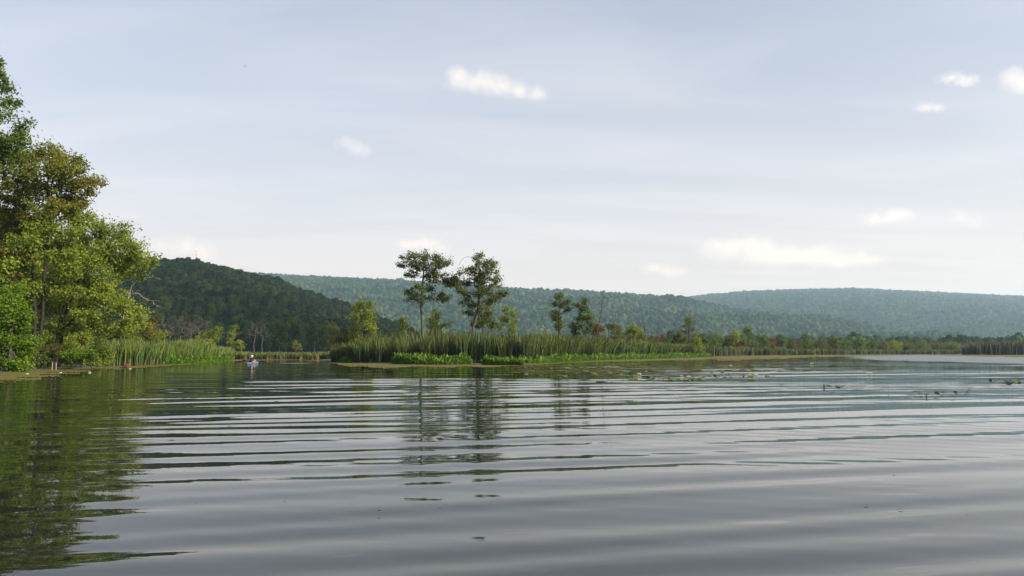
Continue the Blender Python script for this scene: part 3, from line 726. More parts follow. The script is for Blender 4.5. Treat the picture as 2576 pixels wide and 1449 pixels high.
# ---- the island
D = 96
grow('island_tree', 'tall island tree with a flat topped crown and a bare straight trunk', [ground_at(1064, D)] + ptrunk(D, [(1062, 820), (1059, 765), (1063, 715), (1066, 680), (1064, 645)]),
     pblobs(D, [(1062, 642, 22, 10), (1030, 652, 20, 12), (1016, 668, 13, 8), (1092, 650, 22, 10), (1108, 664, 20, 9), (1122, 660, 10, 6), (1075, 668, 30, 14), (1045, 672, 24, 12), (1024, 690, 12, 6), (1040, 694, 12, 6),
                (1085, 690, 22, 9), (1100, 698, 30, 12), (1126, 705, 20, 12), (1140, 712, 14, 10), (1052, 722, 16, 7), (1032, 736, 12, 8), (1036, 752, 14, 6), (1052, 742, 14, 8), (1080, 728, 14, 6),
                (1096, 748, 22, 6), (1118, 746, 16, 9), (1124, 754, 12, 5), (1058, 758, 14, 5)], .85, 1.6, 11, 1.25), 'island', r_base=.15, seed=51, size=.2, clump=.36, dens=1.5, lai=2.0,
     extra=[P(1059, 790, D)], twig=.018)
grow('island_tree', 'bushy island tree with forked leaning trunk beside the flat topped one', [ground_at(1186, D)] + ptrunk(D, [(1190, 822), (1200, 790), (1205, 760), (1204, 720), (1206, 680), (1205, 650)]),
     pblobs(D, [(1204, 652, 14, 14), (1222, 664, 20, 12), (1196, 680, 22, 14), (1168, 684, 16, 6), (1225, 690, 24, 16), (1240, 668, 9, 10), (1205, 706, 34, 16), (1248, 710, 16, 12), (1252, 692, 8, 12), (1170, 712, 16, 10),
                (1160, 726, 12, 10), (1178, 742, 20, 10), (1220, 732, 30, 14), (1250, 742, 22, 10), (1266, 738, 12, 6), (1168, 758, 10, 8), (1190, 768, 14, 10), (1232, 756, 22, 10), (1215, 770, 16, 6), (1150, 700, 8, 8), (1140, 716, 10, 8), (1180, 788, 14, 9), (1228, 786, 22, 10), (1210, 806, 20, 9)],
            .9, 1.8, 12, 1.18), 'island', r_base=.19, seed=52, size=.2, clump=.36, dens=1.5, lai=2.0,
     extra=[P(1160, 655, D), P(1168, 648, D), P(1154, 668, D), P(1180, 645, D), P(1190, 800, D)], twig=.018)
D2 = 97
for k, (nm, lb, tr, bl, lf, bk) in enumerate([
    ('sapling', 'tall yellow green sapling with thin pale stems left of the island trees', [(908, 900), (910, 860), (912, 800), (910, 765)],
     [(912, 762, 10, 14), (900, 778, 14, 14), (928, 775, 14, 14), (935, 795, 12, 16), (905, 800, 18, 14), (892, 822, 16, 14), (925, 822, 18, 14), (905, 845, 22, 12), (938, 835, 8, 14)], 'yellow', 'bark_pale'),
    ('sapling', 'olive sapling low on the left of the tall yellow green sapling', [(868, 900), (868, 860), (870, 838)], [(868, 836, 12, 12), (855, 850, 14, 12), (882, 852, 14, 12), (870, 865, 16, 10)], 'olive', 'bark'),
    ('sapling', 'small yellow green sapling behind the cattails left of the straight trunk', [(1012, 880), (1012, 840), (1014, 806)], [(1014, 805, 10, 8), (1018, 822, 12, 8), (1010, 836, 14, 8)], 'yellow', 'bark'),
    ('sapling', 'pale lime sapling between the two island trees', [(1096, 880), (1098, 830), (1096, 790)], [(1094, 790, 6, 12), (1100, 806, 16, 8), (1112, 816, 14, 7), (1084, 820, 14, 6), (1100, 830, 22, 6)], 'pale', 'bark_pale'),
    ('shrub', 'dark leafy shrub at the foot of the forked island tree', [(1215, 880), (1215, 840), (1214, 795)], [(1205, 800, 12, 12), (1222, 808, 14, 12), (1240, 820, 18, 10), (1195, 820, 14, 10)], 'island', 'bark'),
    ('shrub', 'upright green shrub with spiky top right of the forked island tree', [(1282, 880), (1280, 820), (1276, 778)], [(1273, 778, 7, 14), (1288, 790, 8, 14), (1292, 812, 10, 12), (1270, 812, 16, 12), (1252, 822, 16, 8), (1284, 830, 16, 8)], 'maple', 'bark'),
    ('marsh_tree', 'dark tree with a narrow upright crown on the marsh right of the island', [(1405, 900), (1406, 840), (1406, 790), (1408, 752)],
     [(1410, 752, 12, 10), (1404, 768, 14, 9), (1422, 766, 10, 7), (1430, 756, 6, 5), (1398, 788, 13, 9), (1404, 806, 14, 10), (1396, 800, 8, 10), (1408, 824, 12, 8), (1430, 778, 9, 6)], 'island', 'bark_dark'),
    ('marsh_tree', 'dark leaning tree with yellow tinged top beside the narrow upright one', [(1438, 900), (1444, 845), (1456, 800), (1468, 765), (1470, 752)],
     [(1470, 758, 7, 10), (1474, 780, 16, 12), (1462, 798, 18, 12), (1480, 800, 12, 12), (1470, 818, 18, 10), (1448, 770, 10, 6), (1440, 820, 14, 10), (1478, 830, 12, 8), (1455, 835, 16, 8)], 'island', 'bark_dark')]):
    Dk = D2 + (14 if k >= 6 else 3 * (k % 3))
    t0 = tr[0]
    grow(nm, lb, [ground_at(t0[0], Dk)] + ptrunk(Dk, tr[1:]), pblobs(Dk, bl, .85, 1.2, 500 + k), lf, bk, r_base=.15 if k >= 6 else .07, seed=500 + k, cat='tree' if k >= 6 else nm,
         size=.22, clump=.42, dens=1.15 if k >= 6 else .8, twig=.014)
D = 129
bare('dead_tree', 'thin bare forked tree rising right of the dark marsh trees', [ground_at(1500, D)] + ptrunk(D, [(1502, 840), (1506, 815), (1513, 788), (1514, 765), (1519, 750), (1516, 738)]),
     [P(1516, 736, D), P(1528, 758, D), P(1532, 750, D), P(1524, 770, D), P(1504, 765, D), P(1508, 752, D), P(1522, 748, D)], 'bark_dead', .075, 91, twigs=4, twig=.026, tl=.5)

# ---- treeline on the right
def snag(name, label, px, yt, yb, D, r0, seed, lean=0):
    mb = MB(); a = ground_at(px, D); b = P(px + lean, yt, D); L = b - a
    rr = np.random.default_rng(seed); n = 9
    pts = [a + L * i / n + rr.normal(0, .04, 3) * (1, 1, 0) for i in range(n + 1)]
    mb.tube(pts, [r0 * (1 - .62 * i / n) for i in range(n + 1)], 8)
    q = pts[6]; mb.tube([q, q + np.array((.5, .1, .35)), q + np.array((.75, .1, .75))], [r0 * .35, r0 * .22, r0 * .1], 5)
    root = thing(name, label, 'dead tree', a)
    mb2 = MB(); mb2.V, mb2.Q, mb2.T, mb2.n = [v - a for v in mb.V], mb.Q, mb.T, mb.n
    mb2.build('trunk', M['bark_dead'], root, True)
snag('snag', 'tall broken grey snag leaning left above the treeline', 1628, 812, 845, 160, .26, 1, -6)
snag('snag', 'straight pale grey snag right of the leaning one', 1653, 827, 863, 162, .2, 2, 1)
snag('snag', 'short thin snag near the umbrella shaped pine', 1895, 846, 876, 230, .16, 3, -1)
snag('snag', 'slim dead pole among the bushes left of the umbrella shaped pine', 1808, 846, 872, 200, .14, 4, 0)
for k, (lb, px, yt, w, D, lf, sh) in enumerate([
    ('rust coloured bush at the foot of the thin bare tree', 1503, 810, 26, 118, 'rust', 'shrub'), ('green bush right of the thin bare tree', 1532, 812, 34, 125, 'olive', 'shrub'),
    ('dark rounded bush left of the leaning snag group', 1553, 815, 30, 135, 'island', 'shrub'), ('wide mid green bush before the leaning snag', 1594, 812, 48, 140, 'maple', 'shrub'),
    ('dark upright bush touching the leaning snag', 1612, 826, 28, 142, 'maple_dark', 'round'), ('rusty low bush between the two grey snags', 1638, 846, 26, 155, 'rust', 'shrub'),
    ('rusty low bush right of the straight snag', 1666, 842, 26, 160, 'rust', 'shrub'), ('olive bush below the open larch-like tree', 1712, 832, 34, 172, 'olive', 'shrub'),
    ('tall open larch-like tree above the treeline', 1733, 798, 46, 175, 'olive', 'larch'), ('lime green bush right of the larch-like tree', 1752, 848, 26, 178, 'yellow', 'shrub'),
    ('dark rounded bush right of the lime green bush', 1770, 836, 34, 190, 'island', 'shrub'), ('narrow green bush beside the slim dead pole', 1800, 838, 20, 200, 'maple_dark', 'round'),
    ('yellowish bush left of the umbrella shaped pine', 1842, 846, 38, 215, 'olive', 'shrub'), ('slender pale tree rising from the yellowish bush', 1852, 832, 14, 218, 'yellow', 'tuft'),
    ('umbrella shaped pine on a bare thin trunk', 1882, 823, 30, 225, 'maple_dark', 'tuft'), ('rusty bush at the foot of the umbrella shaped pine', 1868, 856, 26, 226, 'rust', 'shrub'),
    ('dark round tree right of the umbrella shaped pine', 1920, 840, 30, 240, 'maple_dark', 'round'), ('rusty bush beside the dark round tree', 1944, 848, 24, 244, 'rust', 'shrub'),
    ('yellow green tree second right of the dark round tree', 1966, 846, 24, 250, 'yellow', 'round'), ('dull green tree third right of the dark round tree', 1990, 850, 26, 258, 'olive', 'round'),
    ('broad yellow green tree in the middle of the far treeline', 2027, 848, 36, 268, 'yellow', 'round'), ('olive tree right of the broad yellow green one', 2062, 855, 34, 276, 'olive', 'round'),
    ('tallest pale green tree of the far treeline', 2101, 846, 30, 284, 'yellow', 'round'), ('dark tree right of the tallest pale green one', 2128, 853, 28, 290, 'maple_dark', 'round'),
    ('spiky dark tree on the far treeline', 2166, 852, 28, 298, 'maple_dark', 'larch'), ('yellow green tree right of the spiky dark tree', 2194, 856, 30, 305, 'yellow', 'round'),
    ('olive tree on the far treeline left of the gap', 2224, 858, 30, 312, 'olive', 'round'), ('green tree on the far treeline right of the gap', 2252, 855, 34, 320, 'maple', 'round'),
    ('low olive tree near the right end of the far treeline', 2285, 858, 34, 330, 'olive', 'round'), ('dull tree at the right end of the far treeline', 2320, 860, 34, 338, 'maple_dark', 'round'),
    ('last low tree before the dark reed bed', 2356, 861, 34, 345, 'olive', 'round'), ('low bush half hidden by the dark reed bed', 2395, 862, 36, 350, 'maple_dark', 'shrub')]):
    if px < 1680: D += 13
    if lf == 'yellow' and px > 1900: lf = 'olive_green'
    yt += 3 if px > 1900 else 0
    auto('treeline_' + ('pine' if 'pine' in lb else 'bush' if sh == 'shrub' else 'tree'), lb, px, yt, w, D, lf, 600 + k, sh, 'bark_dark', group='trees along the right treeline', cat='bush' if sh == 'shrub' else 'tree',
         base_y=882 - (0.2 - CAM_H) * FOC / D, dens=1.25)
# unremarkable brush that fills the line between them
fill = 0
for k in range(46):
    px = float(r.uniform(1540, 2420)); D = float(interp(px, [(1400, 112), (1534, 135), (1654, 158), (1790, 200), (1910, 245), (2155, 300), (2420, 360)])) + float(r.uniform(2, 26))
    yt = float(interp(px, [(1540, 836), (1700, 850), (1900, 858), (2100, 862), (2420, 866)])) + float(r.uniform(-2, 7))
    auto('treeline_brush', 'low mixed brush plant between the treeline trees', px, yt, float(r.uniform(20, 36)), D, ['olive', 'rust', 'olive_green', 'island', 'island'][int(r.integers(0, 5))], 700 + k, 'shrub', 'bark_dark',
         group='brush between the treeline trees', cat='brush', base_y=882 - (0.2 - CAM_H) * FOC / D)

# ------------------------------------------------------------------ reeds
def blades(P0, H, r, width, lean=.16, segs=3):
    n = len(P0); yaw = r.uniform(0, 2 * np.pi, n); f = np.stack([np.cos(yaw), np.sin(yaw), np.zeros(n)], -1)
    ld = r.uniform(0, 2 * np.pi, n); l = np.stack([np.cos(ld), np.sin(ld), np.zeros(n)], -1) * (np.abs(r.normal(0, lean, n)) * H)[:, None]
    rows, al = [], []
    for i in range(segs + 1):
        t = i / segs; c = P0 + l * (t ** 1.8) + np.array((0, 0, 1)) * (H * (t - .06 * t ** 3))[:, None]
        w = (width * (1.0 if t < .5 else 1 - .75 * (t - .5) / .5))[:, None] * .5
        rows += [c - f * w, c + f * w]; al += [np.full(n, t)] * 2
    V = np.stack(rows, 1); k = 2 * (segs + 1); o = (np.arange(n) * k)[:, None]
    Q = np.concatenate([np.stack([o[:, 0] + 2 * i, o[:, 0] + 2 * i + 1, o[:, 0] + 2 * i + 3, o[:, 0] + 2 * i + 2], -1) for i in range(segs)])
    return V.reshape(-1, 3), Q, np.stack(al, 1).ravel()
def reed_bed(name, label, nodes, depth, n, mat, seed, width=.07, lean=.13, gap=.0, jag=.19):
    """nodes: (px, depth of the front edge, height) along the front of the bed."""
    r = np.random.default_rng(seed); nd = np.array(nodes, float)
    px = np.linspace(nd[0, 0], nd[-1, 0], 600); D = np.interp(px, nd[:, 0], nd[:, 1]); x = (px - CX) / FOC * D
    s = np.concatenate([[0], np.cumsum(np.hypot(np.diff(x), np.diff(D)))])
    wt = np.interp(s, s, 1 / np.maximum(D, 60) ** .6); cdf = np.concatenate([[0], np.cumsum((wt[1:] + wt[:-1]) * np.diff(s))]); cdf /= cdf[-1]
    q = np.interp(r.uniform(0, 1, n), cdf, np.arange(600)); pxi = np.interp(q, np.arange(600), px)
    dd = depth * r.uniform(0, 1, n) ** 1.25
    D1 = np.interp(pxi, nd[:, 0], nd[:, 1]); D1 = D1 + dd + .8 * n2(pxi * .12, pxi * 0, seed, 3)
    x1 = (pxi - CX) / FOC * D1
    H = np.interp(pxi, nd[:, 0], nd[:, 2]) * (1 + jag * n2(x1 * .45, D1 * .45, seed + 1, 3)) * r.uniform(.70, 1.04, n) * np.where(r.uniform(0, 1, n) < .05, 1.13, 1) * np.clip(.86 + .05 * dd, .86, 1)
    if gap:
        ok = n2(x1 * 1.1, D1 * .8, seed + 2, 2) > -gap; x1, D1, H = x1[ok], D1[ok], H[ok]
    P0 = np.stack([x1, D1, np.full(len(x1), -.03)], -1)
    V, Q, al = blades(P0, H, r, r.uniform(.6, 1.3, len(x1)) * width * np.clip(D1 / 95, .8, 2.6), lean)
    t1 = np.clip(r.normal(.36, .22, len(x1)) + .2 * n2(x1 * .3, D1 * .3, seed + 3, 3), 0, .72); t1[r.uniform(0, 1, len(x1)) < .05] = 1.0
    ti = np.repeat(t1, 8)
    return tag(link(name, mesh(name, V, Q, None, attrs={'along': al, 'tint': ti}, mats=[M[mat]])), label, 'reeds', kind='stuff')
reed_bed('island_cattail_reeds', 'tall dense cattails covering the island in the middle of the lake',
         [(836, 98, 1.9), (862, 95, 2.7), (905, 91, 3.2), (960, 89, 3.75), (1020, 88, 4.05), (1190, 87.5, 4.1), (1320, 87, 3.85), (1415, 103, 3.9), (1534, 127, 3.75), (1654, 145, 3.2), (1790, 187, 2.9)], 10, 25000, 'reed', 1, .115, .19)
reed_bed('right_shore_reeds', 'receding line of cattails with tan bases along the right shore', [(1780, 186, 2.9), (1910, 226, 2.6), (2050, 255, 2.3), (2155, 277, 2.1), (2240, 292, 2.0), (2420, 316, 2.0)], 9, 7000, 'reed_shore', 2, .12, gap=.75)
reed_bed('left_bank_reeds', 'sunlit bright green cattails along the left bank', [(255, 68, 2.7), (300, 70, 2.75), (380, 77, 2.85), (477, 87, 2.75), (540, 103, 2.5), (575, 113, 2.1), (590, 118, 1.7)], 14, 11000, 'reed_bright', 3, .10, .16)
reed_bed('channel_reeds', 'short reeds with tan dead stems closing the channel behind the kayak', [(575, 118, 1.55), (640, 122, 1.4), (720, 123, 1.36), (800, 121, 1.4), (850, 120, 1.6), (880, 119, 1.9)], 12, 5500, 'reed_tan', 4, .11, .09, gap=.45, jag=.06)
reed_bed('dark_reeds', 'tall dark reed bed at the right edge of the far shore', [(2418, 266, 4.0), (2450, 265, 4.9), (2520, 264, 5.3), (2580, 264, 5.6), (2800, 264, 5.6)], 14, 6500, 'reed_dark', 5, .10, .09, jag=.08)

# ------------------------------------------------------------------ pickerelweed patches
def weed_patch(name, label, nodes, n, seed, h=.8, depth=1.6):
    """nodes: (px, py of the front waterline) along the patch."""
    r = np.random.default_rng(seed); pts = np.array([G(a, b) for a, b in nodes]); hs = np.array([c[2] if len(c) > 2 else h for c in [tuple(x) for x in nodes]])
    s = np.concatenate([[0], np.cumsum(np.linalg.norm(np.diff(pts, axis=0), axis=1))]); u = r.uniform(0, s[-1], n)
    b = np.stack([np.interp(u, s, pts[:, i]) for i in range(3)], -1)
    e = np.minimum(u, s[-1] - u); end = np.clip(e / .9, .25, 1)
    dd = r.uniform(0, 1, n) * depth * end; b[:, 1] += dd + .25 * n2(u * 2.2, u * 0, seed, 3); b[:, 0] += r.normal(0, .08, n)
    H = h * .8 * r.uniform(.15, 1.05, n) * (.6 + .4 * end) * (1 + .38 * n2(b[:, 0] * 1.5, b[:, 1] * 1.5, seed, 3)) * np.clip(.55 + dd / depth, .5, 1)
    yaw = r.uniform(0, 2 * np.pi, n); out = np.stack([np.cos(yaw), np.sin(yaw), np.zeros(n)], -1); side = np.stack([-np.sin(yaw), np.cos(yaw), np.zeros(n)], -1)
    tilt = r.uniform(.35, 1.35, n)[:, None]
    L = r.uniform(.25, .48, n)[:, None]; ax = out * np.cos(tilt) + np.array((0, 0, 1)) * np.sin(tilt); nn = np.cross(side, ax)
    p = b + np.array((0, 0, 1)) * H[:, None]
    w = L * .26
    vs = np.stack([p, p + ax * L * .22 + side * w + nn * .02, p + ax * L * .62 + side * w * .7, p + ax * L, p + ax * L * .62 - side * w * .7, p + ax * L * .22 - side * w + nn * .02], 1)
    o = (np.arange(n) * 10)[:, None]
    stem = np.stack([b - side * .012 - (0, 0, .05), b + side * .012 - (0, 0, .05), p + side * .008, p - side * .008], 1)
    V = np.concatenate([vs, stem], 1).reshape(-1, 3)
    Q = np.concatenate([o + np.array([[0, 1, 2, 3]]), o + np.array([[0, 3, 4, 5]]), o + np.array([[6, 7, 8, 9]])])
    ti = np.repeat(np.clip(r.normal(.5, .22, n), 0, 1), 10)
    return tag(link(name, mesh(name, V, Q, None, attrs={'tint': ti}, mats=[M['pond']])), label, 'water plants', kind='stuff')
weed_patch('pickerelweed_foliage', 'dark low pickerelweed at the left tip of the island', [(836, 911), (870, 913), (905, 913), (935, 914)], 900, 1, .75, 2.5)
weed_patch('pickerelweed_foliage', 'long bright pickerelweed clump in front of the island cattails below the straight trunk', [(985, 916), (1040, 917.5), (1110, 918), (1186, 917)], 1900, 2, 1.05)
weed_patch('pickerelweed_foliage', 'short bright pickerelweed clump in front of the island right of the gap', [(1212, 918), (1260, 919), (1316, 919.5)], 1150, 3, .9)
weed_patch('pickerelweed_foliage', 'long low strip of pickerelweed running right along the island shore', [(1300, 916), (1360, 914.5), (1415, 912), (1534, 906), (1654, 903), (1790, 898.3)], 5200, 4, 1.0, 2.5)
weed_patch('pickerelweed_foliage', 'bright pickerelweed fringe along the left bank cattails', [(395, 918), (440, 917), (500, 914), (575, 909.5)], 1700, 5, .85, 2.0)

# ------------------------------------------------------------------ duckweed
def duck_mat():
    m, nt, out = new_mat('duckweed_film'); N, L = nt.nodes, nt.links
    tcn = N.new('ShaderNodeTexCoord'); nz = N.new('ShaderNodeTexNoise'); nz.inputs['Scale'].default_value = 1.3; nz.inputs['Detail'].default_value = 8; nz.inputs['Roughness'].default_value = .7
    L.new(tcn.outputs['Object'], nz.inputs['Vector'])
    rp = ramp_node(nt, [(.030, .036, .008), (.070, .070, .014), (.115, .100, .022), (.150, .120, .032)]); L.new(nz.outputs[0], rp.inputs[0])
    b = N.new('ShaderNodeBsdfPrincipled'); b.inputs['Roughness'].default_value = .8; b.inputs['Specular IOR Level'].default_value = .15
    L.new(rp.outputs[0], b.inputs['Base Color'])
    n4 = N.new('ShaderNodeTexNoise'); n4.inputs['Scale'].default_value = 40; L.new(tcn.outputs['Object'], n4.inputs['Vector'])
    bp = N.new('ShaderNodeBump'); bp.inputs['Distance'].default_value = .02; L.new(n4.outputs[0], bp.inputs['Height']); L.new(bp.outputs[0], b.inputs['Normal'])
    L.new(b.outputs[0], out.inputs[0])
    return m
M['duck'] = duck_mat()
def duck_mat_strip(name, label, nodes, seed, z=.016):
    nd = np.array(nodes, float); px = np.arange(nd[0, 0], nd[-1, 0], 2.0)
    a = np.interp(px, nd[:, 0], nd[:, 1]); b = np.interp(px, nd[:, 0], nd[:, 2])
    b = b + (b - a) * (.28 * n2(px * .06, px * 0, seed, 4) + .12 * n2(px * .5, px * 0, seed + 1, 3)); b = np.maximum(b, a + .15)
    K_ = 14; t = np.linspace(0, 1, K_ + 1); V = []
    for tt in t:
        V += [G(x_, (u + (v - u) * tt), z) for x_, u, v in zip(px, a, b)]
    V = np.array(V); k = len(px); ii = np.arange(K_)[:, None] * k; jj = np.arange(k - 1)[None]
    Q = np.stack([ii + jj, ii + k + jj, ii + k + jj + 1, ii + jj + 1], -1).reshape(-1, 4)
    cen = V[Q].mean(1); tt = np.repeat((np.arange(K_) + .5) / K_, k - 1)
    hole = n2(cen[:, 0] * .55, cen[:, 1] * 1.3, seed + 7, 4) + .35 * n2(cen[:, 0] * 3, cen[:, 1] * 6, seed + 8, 3)
    Q = Q[hole > -1.5 + 1.75 * tt ** 1.4]
    return tag(link(name, mesh(name, V, Q, None, mats=[M['duck']])), label, 'duckweed', kind='stuff')
duck_mat_strip('duckweed_mat', 'brown green duckweed film along the left bank', [(-400, 945, 990), (-150, 940, 975), (0, 935, 962), (70, 932, 956), (130, 928, 954), (190, 926, 941), (240, 923, 931), (310, 922, 929), (400, 918, 922), (470, 915, 919), (500, 913, 914)], 1)
duck_mat_strip('duckweed_mat', 'tan duckweed film around the island and along the right shore', [(770, 904, 907), (800, 905, 909), (835, 908, 914), (900, 912, 923), (980, 914, 927), (1100, 916, 926), (1200, 916, 923), (1300, 917, 922), (1420, 910, 914.5),
               (1534, 905, 910), (1650, 902, 909), (1790, 897, 907.5), (1910, 894.5, 905), (2050, 893, 900), (2155, 892, 896), (2300, 891.2, 893.6), (2420, 892, 896), (2576, 892.5, 898), (2800, 892.5, 898)], 3)
duck_mat_strip('duckweed_mat', 'thin duckweed film at the foot of the channel reeds', [(580, 907, 909), (660, 905, 906.8), (760, 904, 907), (790, 904.5, 908)], 6)
def flecks(name, label, zones, seed, mat, z=.012):
    r = np.random.default_rng(seed); V, T = [], []
    for (x0, x1, y0, y1, n, s0, s1) in zones:
        for _ in range(n):
            px, py = r.uniform(x0, x1), y0 + (y1 - y0) * r.uniform(0, 1) ** 1.0
            c = G(px, py); m = int(r.integers(5, 9)); s = r.uniform(s0, s1) * (.6 + c[1] / 90); th = np.sort(r.uniform(0, 6.28, m)); rr = r.uniform(.35, 1, m) * s
            zz = float(wave_height(np.array(c[0]), np.array(c[1]))) + z
            o = len(V); V += [(c[0] + 1.9 * math.cos(t) * q, c[1] + 1.1 * math.sin(t) * q, zz) for t, q in zip(th, rr)]
            T += [(o, o + i, o + i + 1) for i in range(1, m - 1)]
    return tag(link(name, mesh(name, np.array(V), None, np.array(T), mats=[M[mat]])), label, 'floating weed', kind='stuff')
flecks('floating_weed_debris', 'scattered flecks of floating weed and leaf bits on the water', [
    (560, 900, 912, 945, 260, .05, .22), (350, 900, 940, 1010, 70, .02, .10), (880, 1300, 922, 950, 160, .05, .25), (1290, 1560, 918, 940, 330, .08, .40), (1500, 1960, 904, 935, 620, .10, .55),
    (1500, 1900, 928, 962, 260, .05, .25), (1900, 2250, 898, 935, 260, .10, .5), (1900, 2576, 940, 1010, 110, .03, .14), (0, 350, 960, 1010, 22, .03, .15), (300, 900, 1010, 1120, 30, .012, .06),
    (0, 2576, 1050, 1300, 30, .008, .035)], 4, 'duck')

# ------------------------------------------------------------------ lily pads and flowers
M['pad'] = leaf_mat('lily_pad_leaf', [(.040, .058, .014), (.075, .098, .024), (.17, .19, .06)], .1)
def pad_mesh(seed):
    r = np.random.default_rng(seed); n = 15; th = np.linspace(.22, 2 * np.pi - .22, n)
    rr = 1 + .05 * r.normal(0, 1, n)
    curl = r.uniform(0, .16) * np.cos(th - r.uniform(0, 6.28)) ** 2
    rim = np.stack([np.cos(th) * rr, np.sin(th) * rr, curl], -1); mid = np.stack([np.cos(th) * rr * .55, np.sin(th) * rr * .55, curl * .25], -1)
    lo = rim - (0, 0, .02)
    V = np.vstack([[[0, 0, 0]], mid, rim, lo]); T = [(0, 1 + i, 2 + i) for i in range(n - 1)]
    Q = [(1 + i, 1 + n + i, 2 + n + i, 2 + i) for i in range(n - 1)] + [(1 + n + i, 1 + 2 * n + i, 2 + 2 * n + i, 2 + n + i) for i in range(n - 1)]
    return mesh('lily_pad', V, Q, T, attrs={'tint': np.full(len(V), r.uniform(.1, .9))}, mats=[M['pad']])
pads = [pad_mesh(i) for i in range(8)]
r = np.random.default_rng(77)
def put_pads(label, group, zone, n, s0, s1, tilt):
    for _ in range(n):
        x0, x1, y0, y1 = zone; c = G(r.uniform(x0, x1), np.clip(r.normal((y0 + y1) / 2, (y1 - y0) / 3.2), y0, y1)); s = float(r.uniform(s0, s1))
        tx = float(abs(r.normal(0, tilt)))
        c[2] = float(wave_height(np.array(c[0]), np.array(c[1]))) + .012 + s * math.sin(tx) * .6
        o = link('lily_pad', pads[int(r.integers(0, 8))], loc=c); o.scale = (s, s, s); o.rotation_euler = (tx, float(r.normal(0, tilt * .4)), float(r.uniform(0, 6.28)))
        tag(o, label, 'lily pad', group)
put_pads('curled lily pad in the thick raft in front of the right shore weed', 'lily pads of the thick raft', (1560, 1770, 948, 958), 95, .07, .15, .22)
put_pads('lily pad in the thin tail right of the thick raft', 'lily pads of the raft tail', (1760, 1950, 943, 951), 44, .06, .13, .22)
put_pads('lily pad in the scattered band just before the island shore', 'lily pads of the scattered band', (1300, 1640, 922, 946), 90, .10, .22, .12)
put_pads('lily pad in the near dark cluster at the right', 'lily pads of the near right cluster', (2290, 2445, 986, 1001), 26, .05, .11, .16)
put_pads('lily pad in the small cluster beside the dark stub', 'lily pads beside the stub', (2080, 2125, 970, 976), 10, .06, .13, .2)
put_pads('lily pad in the broken row near the right edge', 'lily pads of the right edge row', (2440, 2576, 955, 966), 18, .07, .15, .25)
M['petal'] = plain('lily_petal', (.80, .78, .68), .5, noise=.05)
M['stamen'] = plain('lily_stamen', (.70, .50, .06), .6)
def flower(label, px, py, s):
    c = G(px, py); c[2] = .02
    root = thing('water_lily_flower', label, 'flower', c, 'white water lilies')
    for ring, (n, el, L) in enumerate(((8, .5, 1.0), (7, .95, .85), (5, 1.25, .65))):
        mb = MB()
        for i in range(n):
            a = 6.283 * i / n + ring * .35; o = np.array((math.cos(a), math.sin(a), 0)); sd_ = np.array((-math.sin(a), math.cos(a), 0)); ax = o * math.cos(el) + np.array((0, 0, math.sin(el)))
            nn = np.cross(sd_, ax) * s * .12
            mb.add([ax * s * .1, ax * s * L * .5 + sd_ * s * .2 + nn, ax * s * L, ax * s * L * .5 - sd_ * s * .2 + nn, ax * s * L * .5 - nn * .5], [(0, 1, 2, 4), (0, 4, 2, 3)])
        mb.build('petals', M['petal'], root)
    mb = MB(); mb.tube([(0, 0, .03 * s), (0, 0, .35 * s)], [.16 * s, .1 * s], 8); mb.build('stamens', M['stamen'], root)
for lb, px, py, s in [('white water lily on the raft tail, left one of a pair', 1888, 947, .17), ('white water lily on the raft tail, right one of a pair', 1903, 946.5, .19),
                      ('largest pale water lily standing alone on open water', 2188, 943, .24), ('white water lily farthest out before the tan duckweed', 1838, 922, .22),
                      ('white water lily above the left part of the thick raft', 1609, 944, .17), ('white water lily in the middle of the thick raft', 1733, 950, .15),
                      ('small pale flower far out near the ruffled water', 2043, 917, .28), ('small white water lily left of the raft', 1714, 948, .12)]:
    flower(lb, px, py, s)
# stubs and sticks in the water
M['wet_wood'] = plain('wet_wood', (.035, .030, .024), .6)
def stub(name, label, px, py, h, r0, mat, lean=(0, 0), cat='stake'):
    c = G(px, py); mb = MB(); rr = np.random.default_rng(int(px))
    pts = [np.array((lean[0] * t, lean[1] * t, -.25 + (h + .25) * t)) + rr.normal(0, r0 * .15, 3) for t in np.linspace(0, 1, 6)]
    mb.tube(pts, [r0 * (1.1 - .25 * t) for t in np.linspace(0, 1, 6)], 9)
    o = mb.build(name, M[mat], None, True, c); tag(o, label, cat)
stub('stub_post', 'dark wooden stub rising from the water beside a few pads', 2073, 976, .14, .03, 'wet_wood')
stub('stub_post', 'small dark stub in the broken row near the right edge', 2533, 963, .13, .025, 'wet_wood')
stub('stick', 'thin dark stick poking up before the near dark cluster', 2329, 1001, .13, .015, 'wet_wood', (.03, 0))
stub('stick', 'short pale stick left of the near dark cluster', 2236, 998, .1, .015, 'bark_pale')
stub('stake', 'left one of two pale stakes at the left bank', 130, 931, .6, .042, 'bark_pale', (.05, 0))
stub('stake', 'right one of two pale stakes at the left bank', 141, 931, .56, .036, 'bark_pale', (-.02, 0))
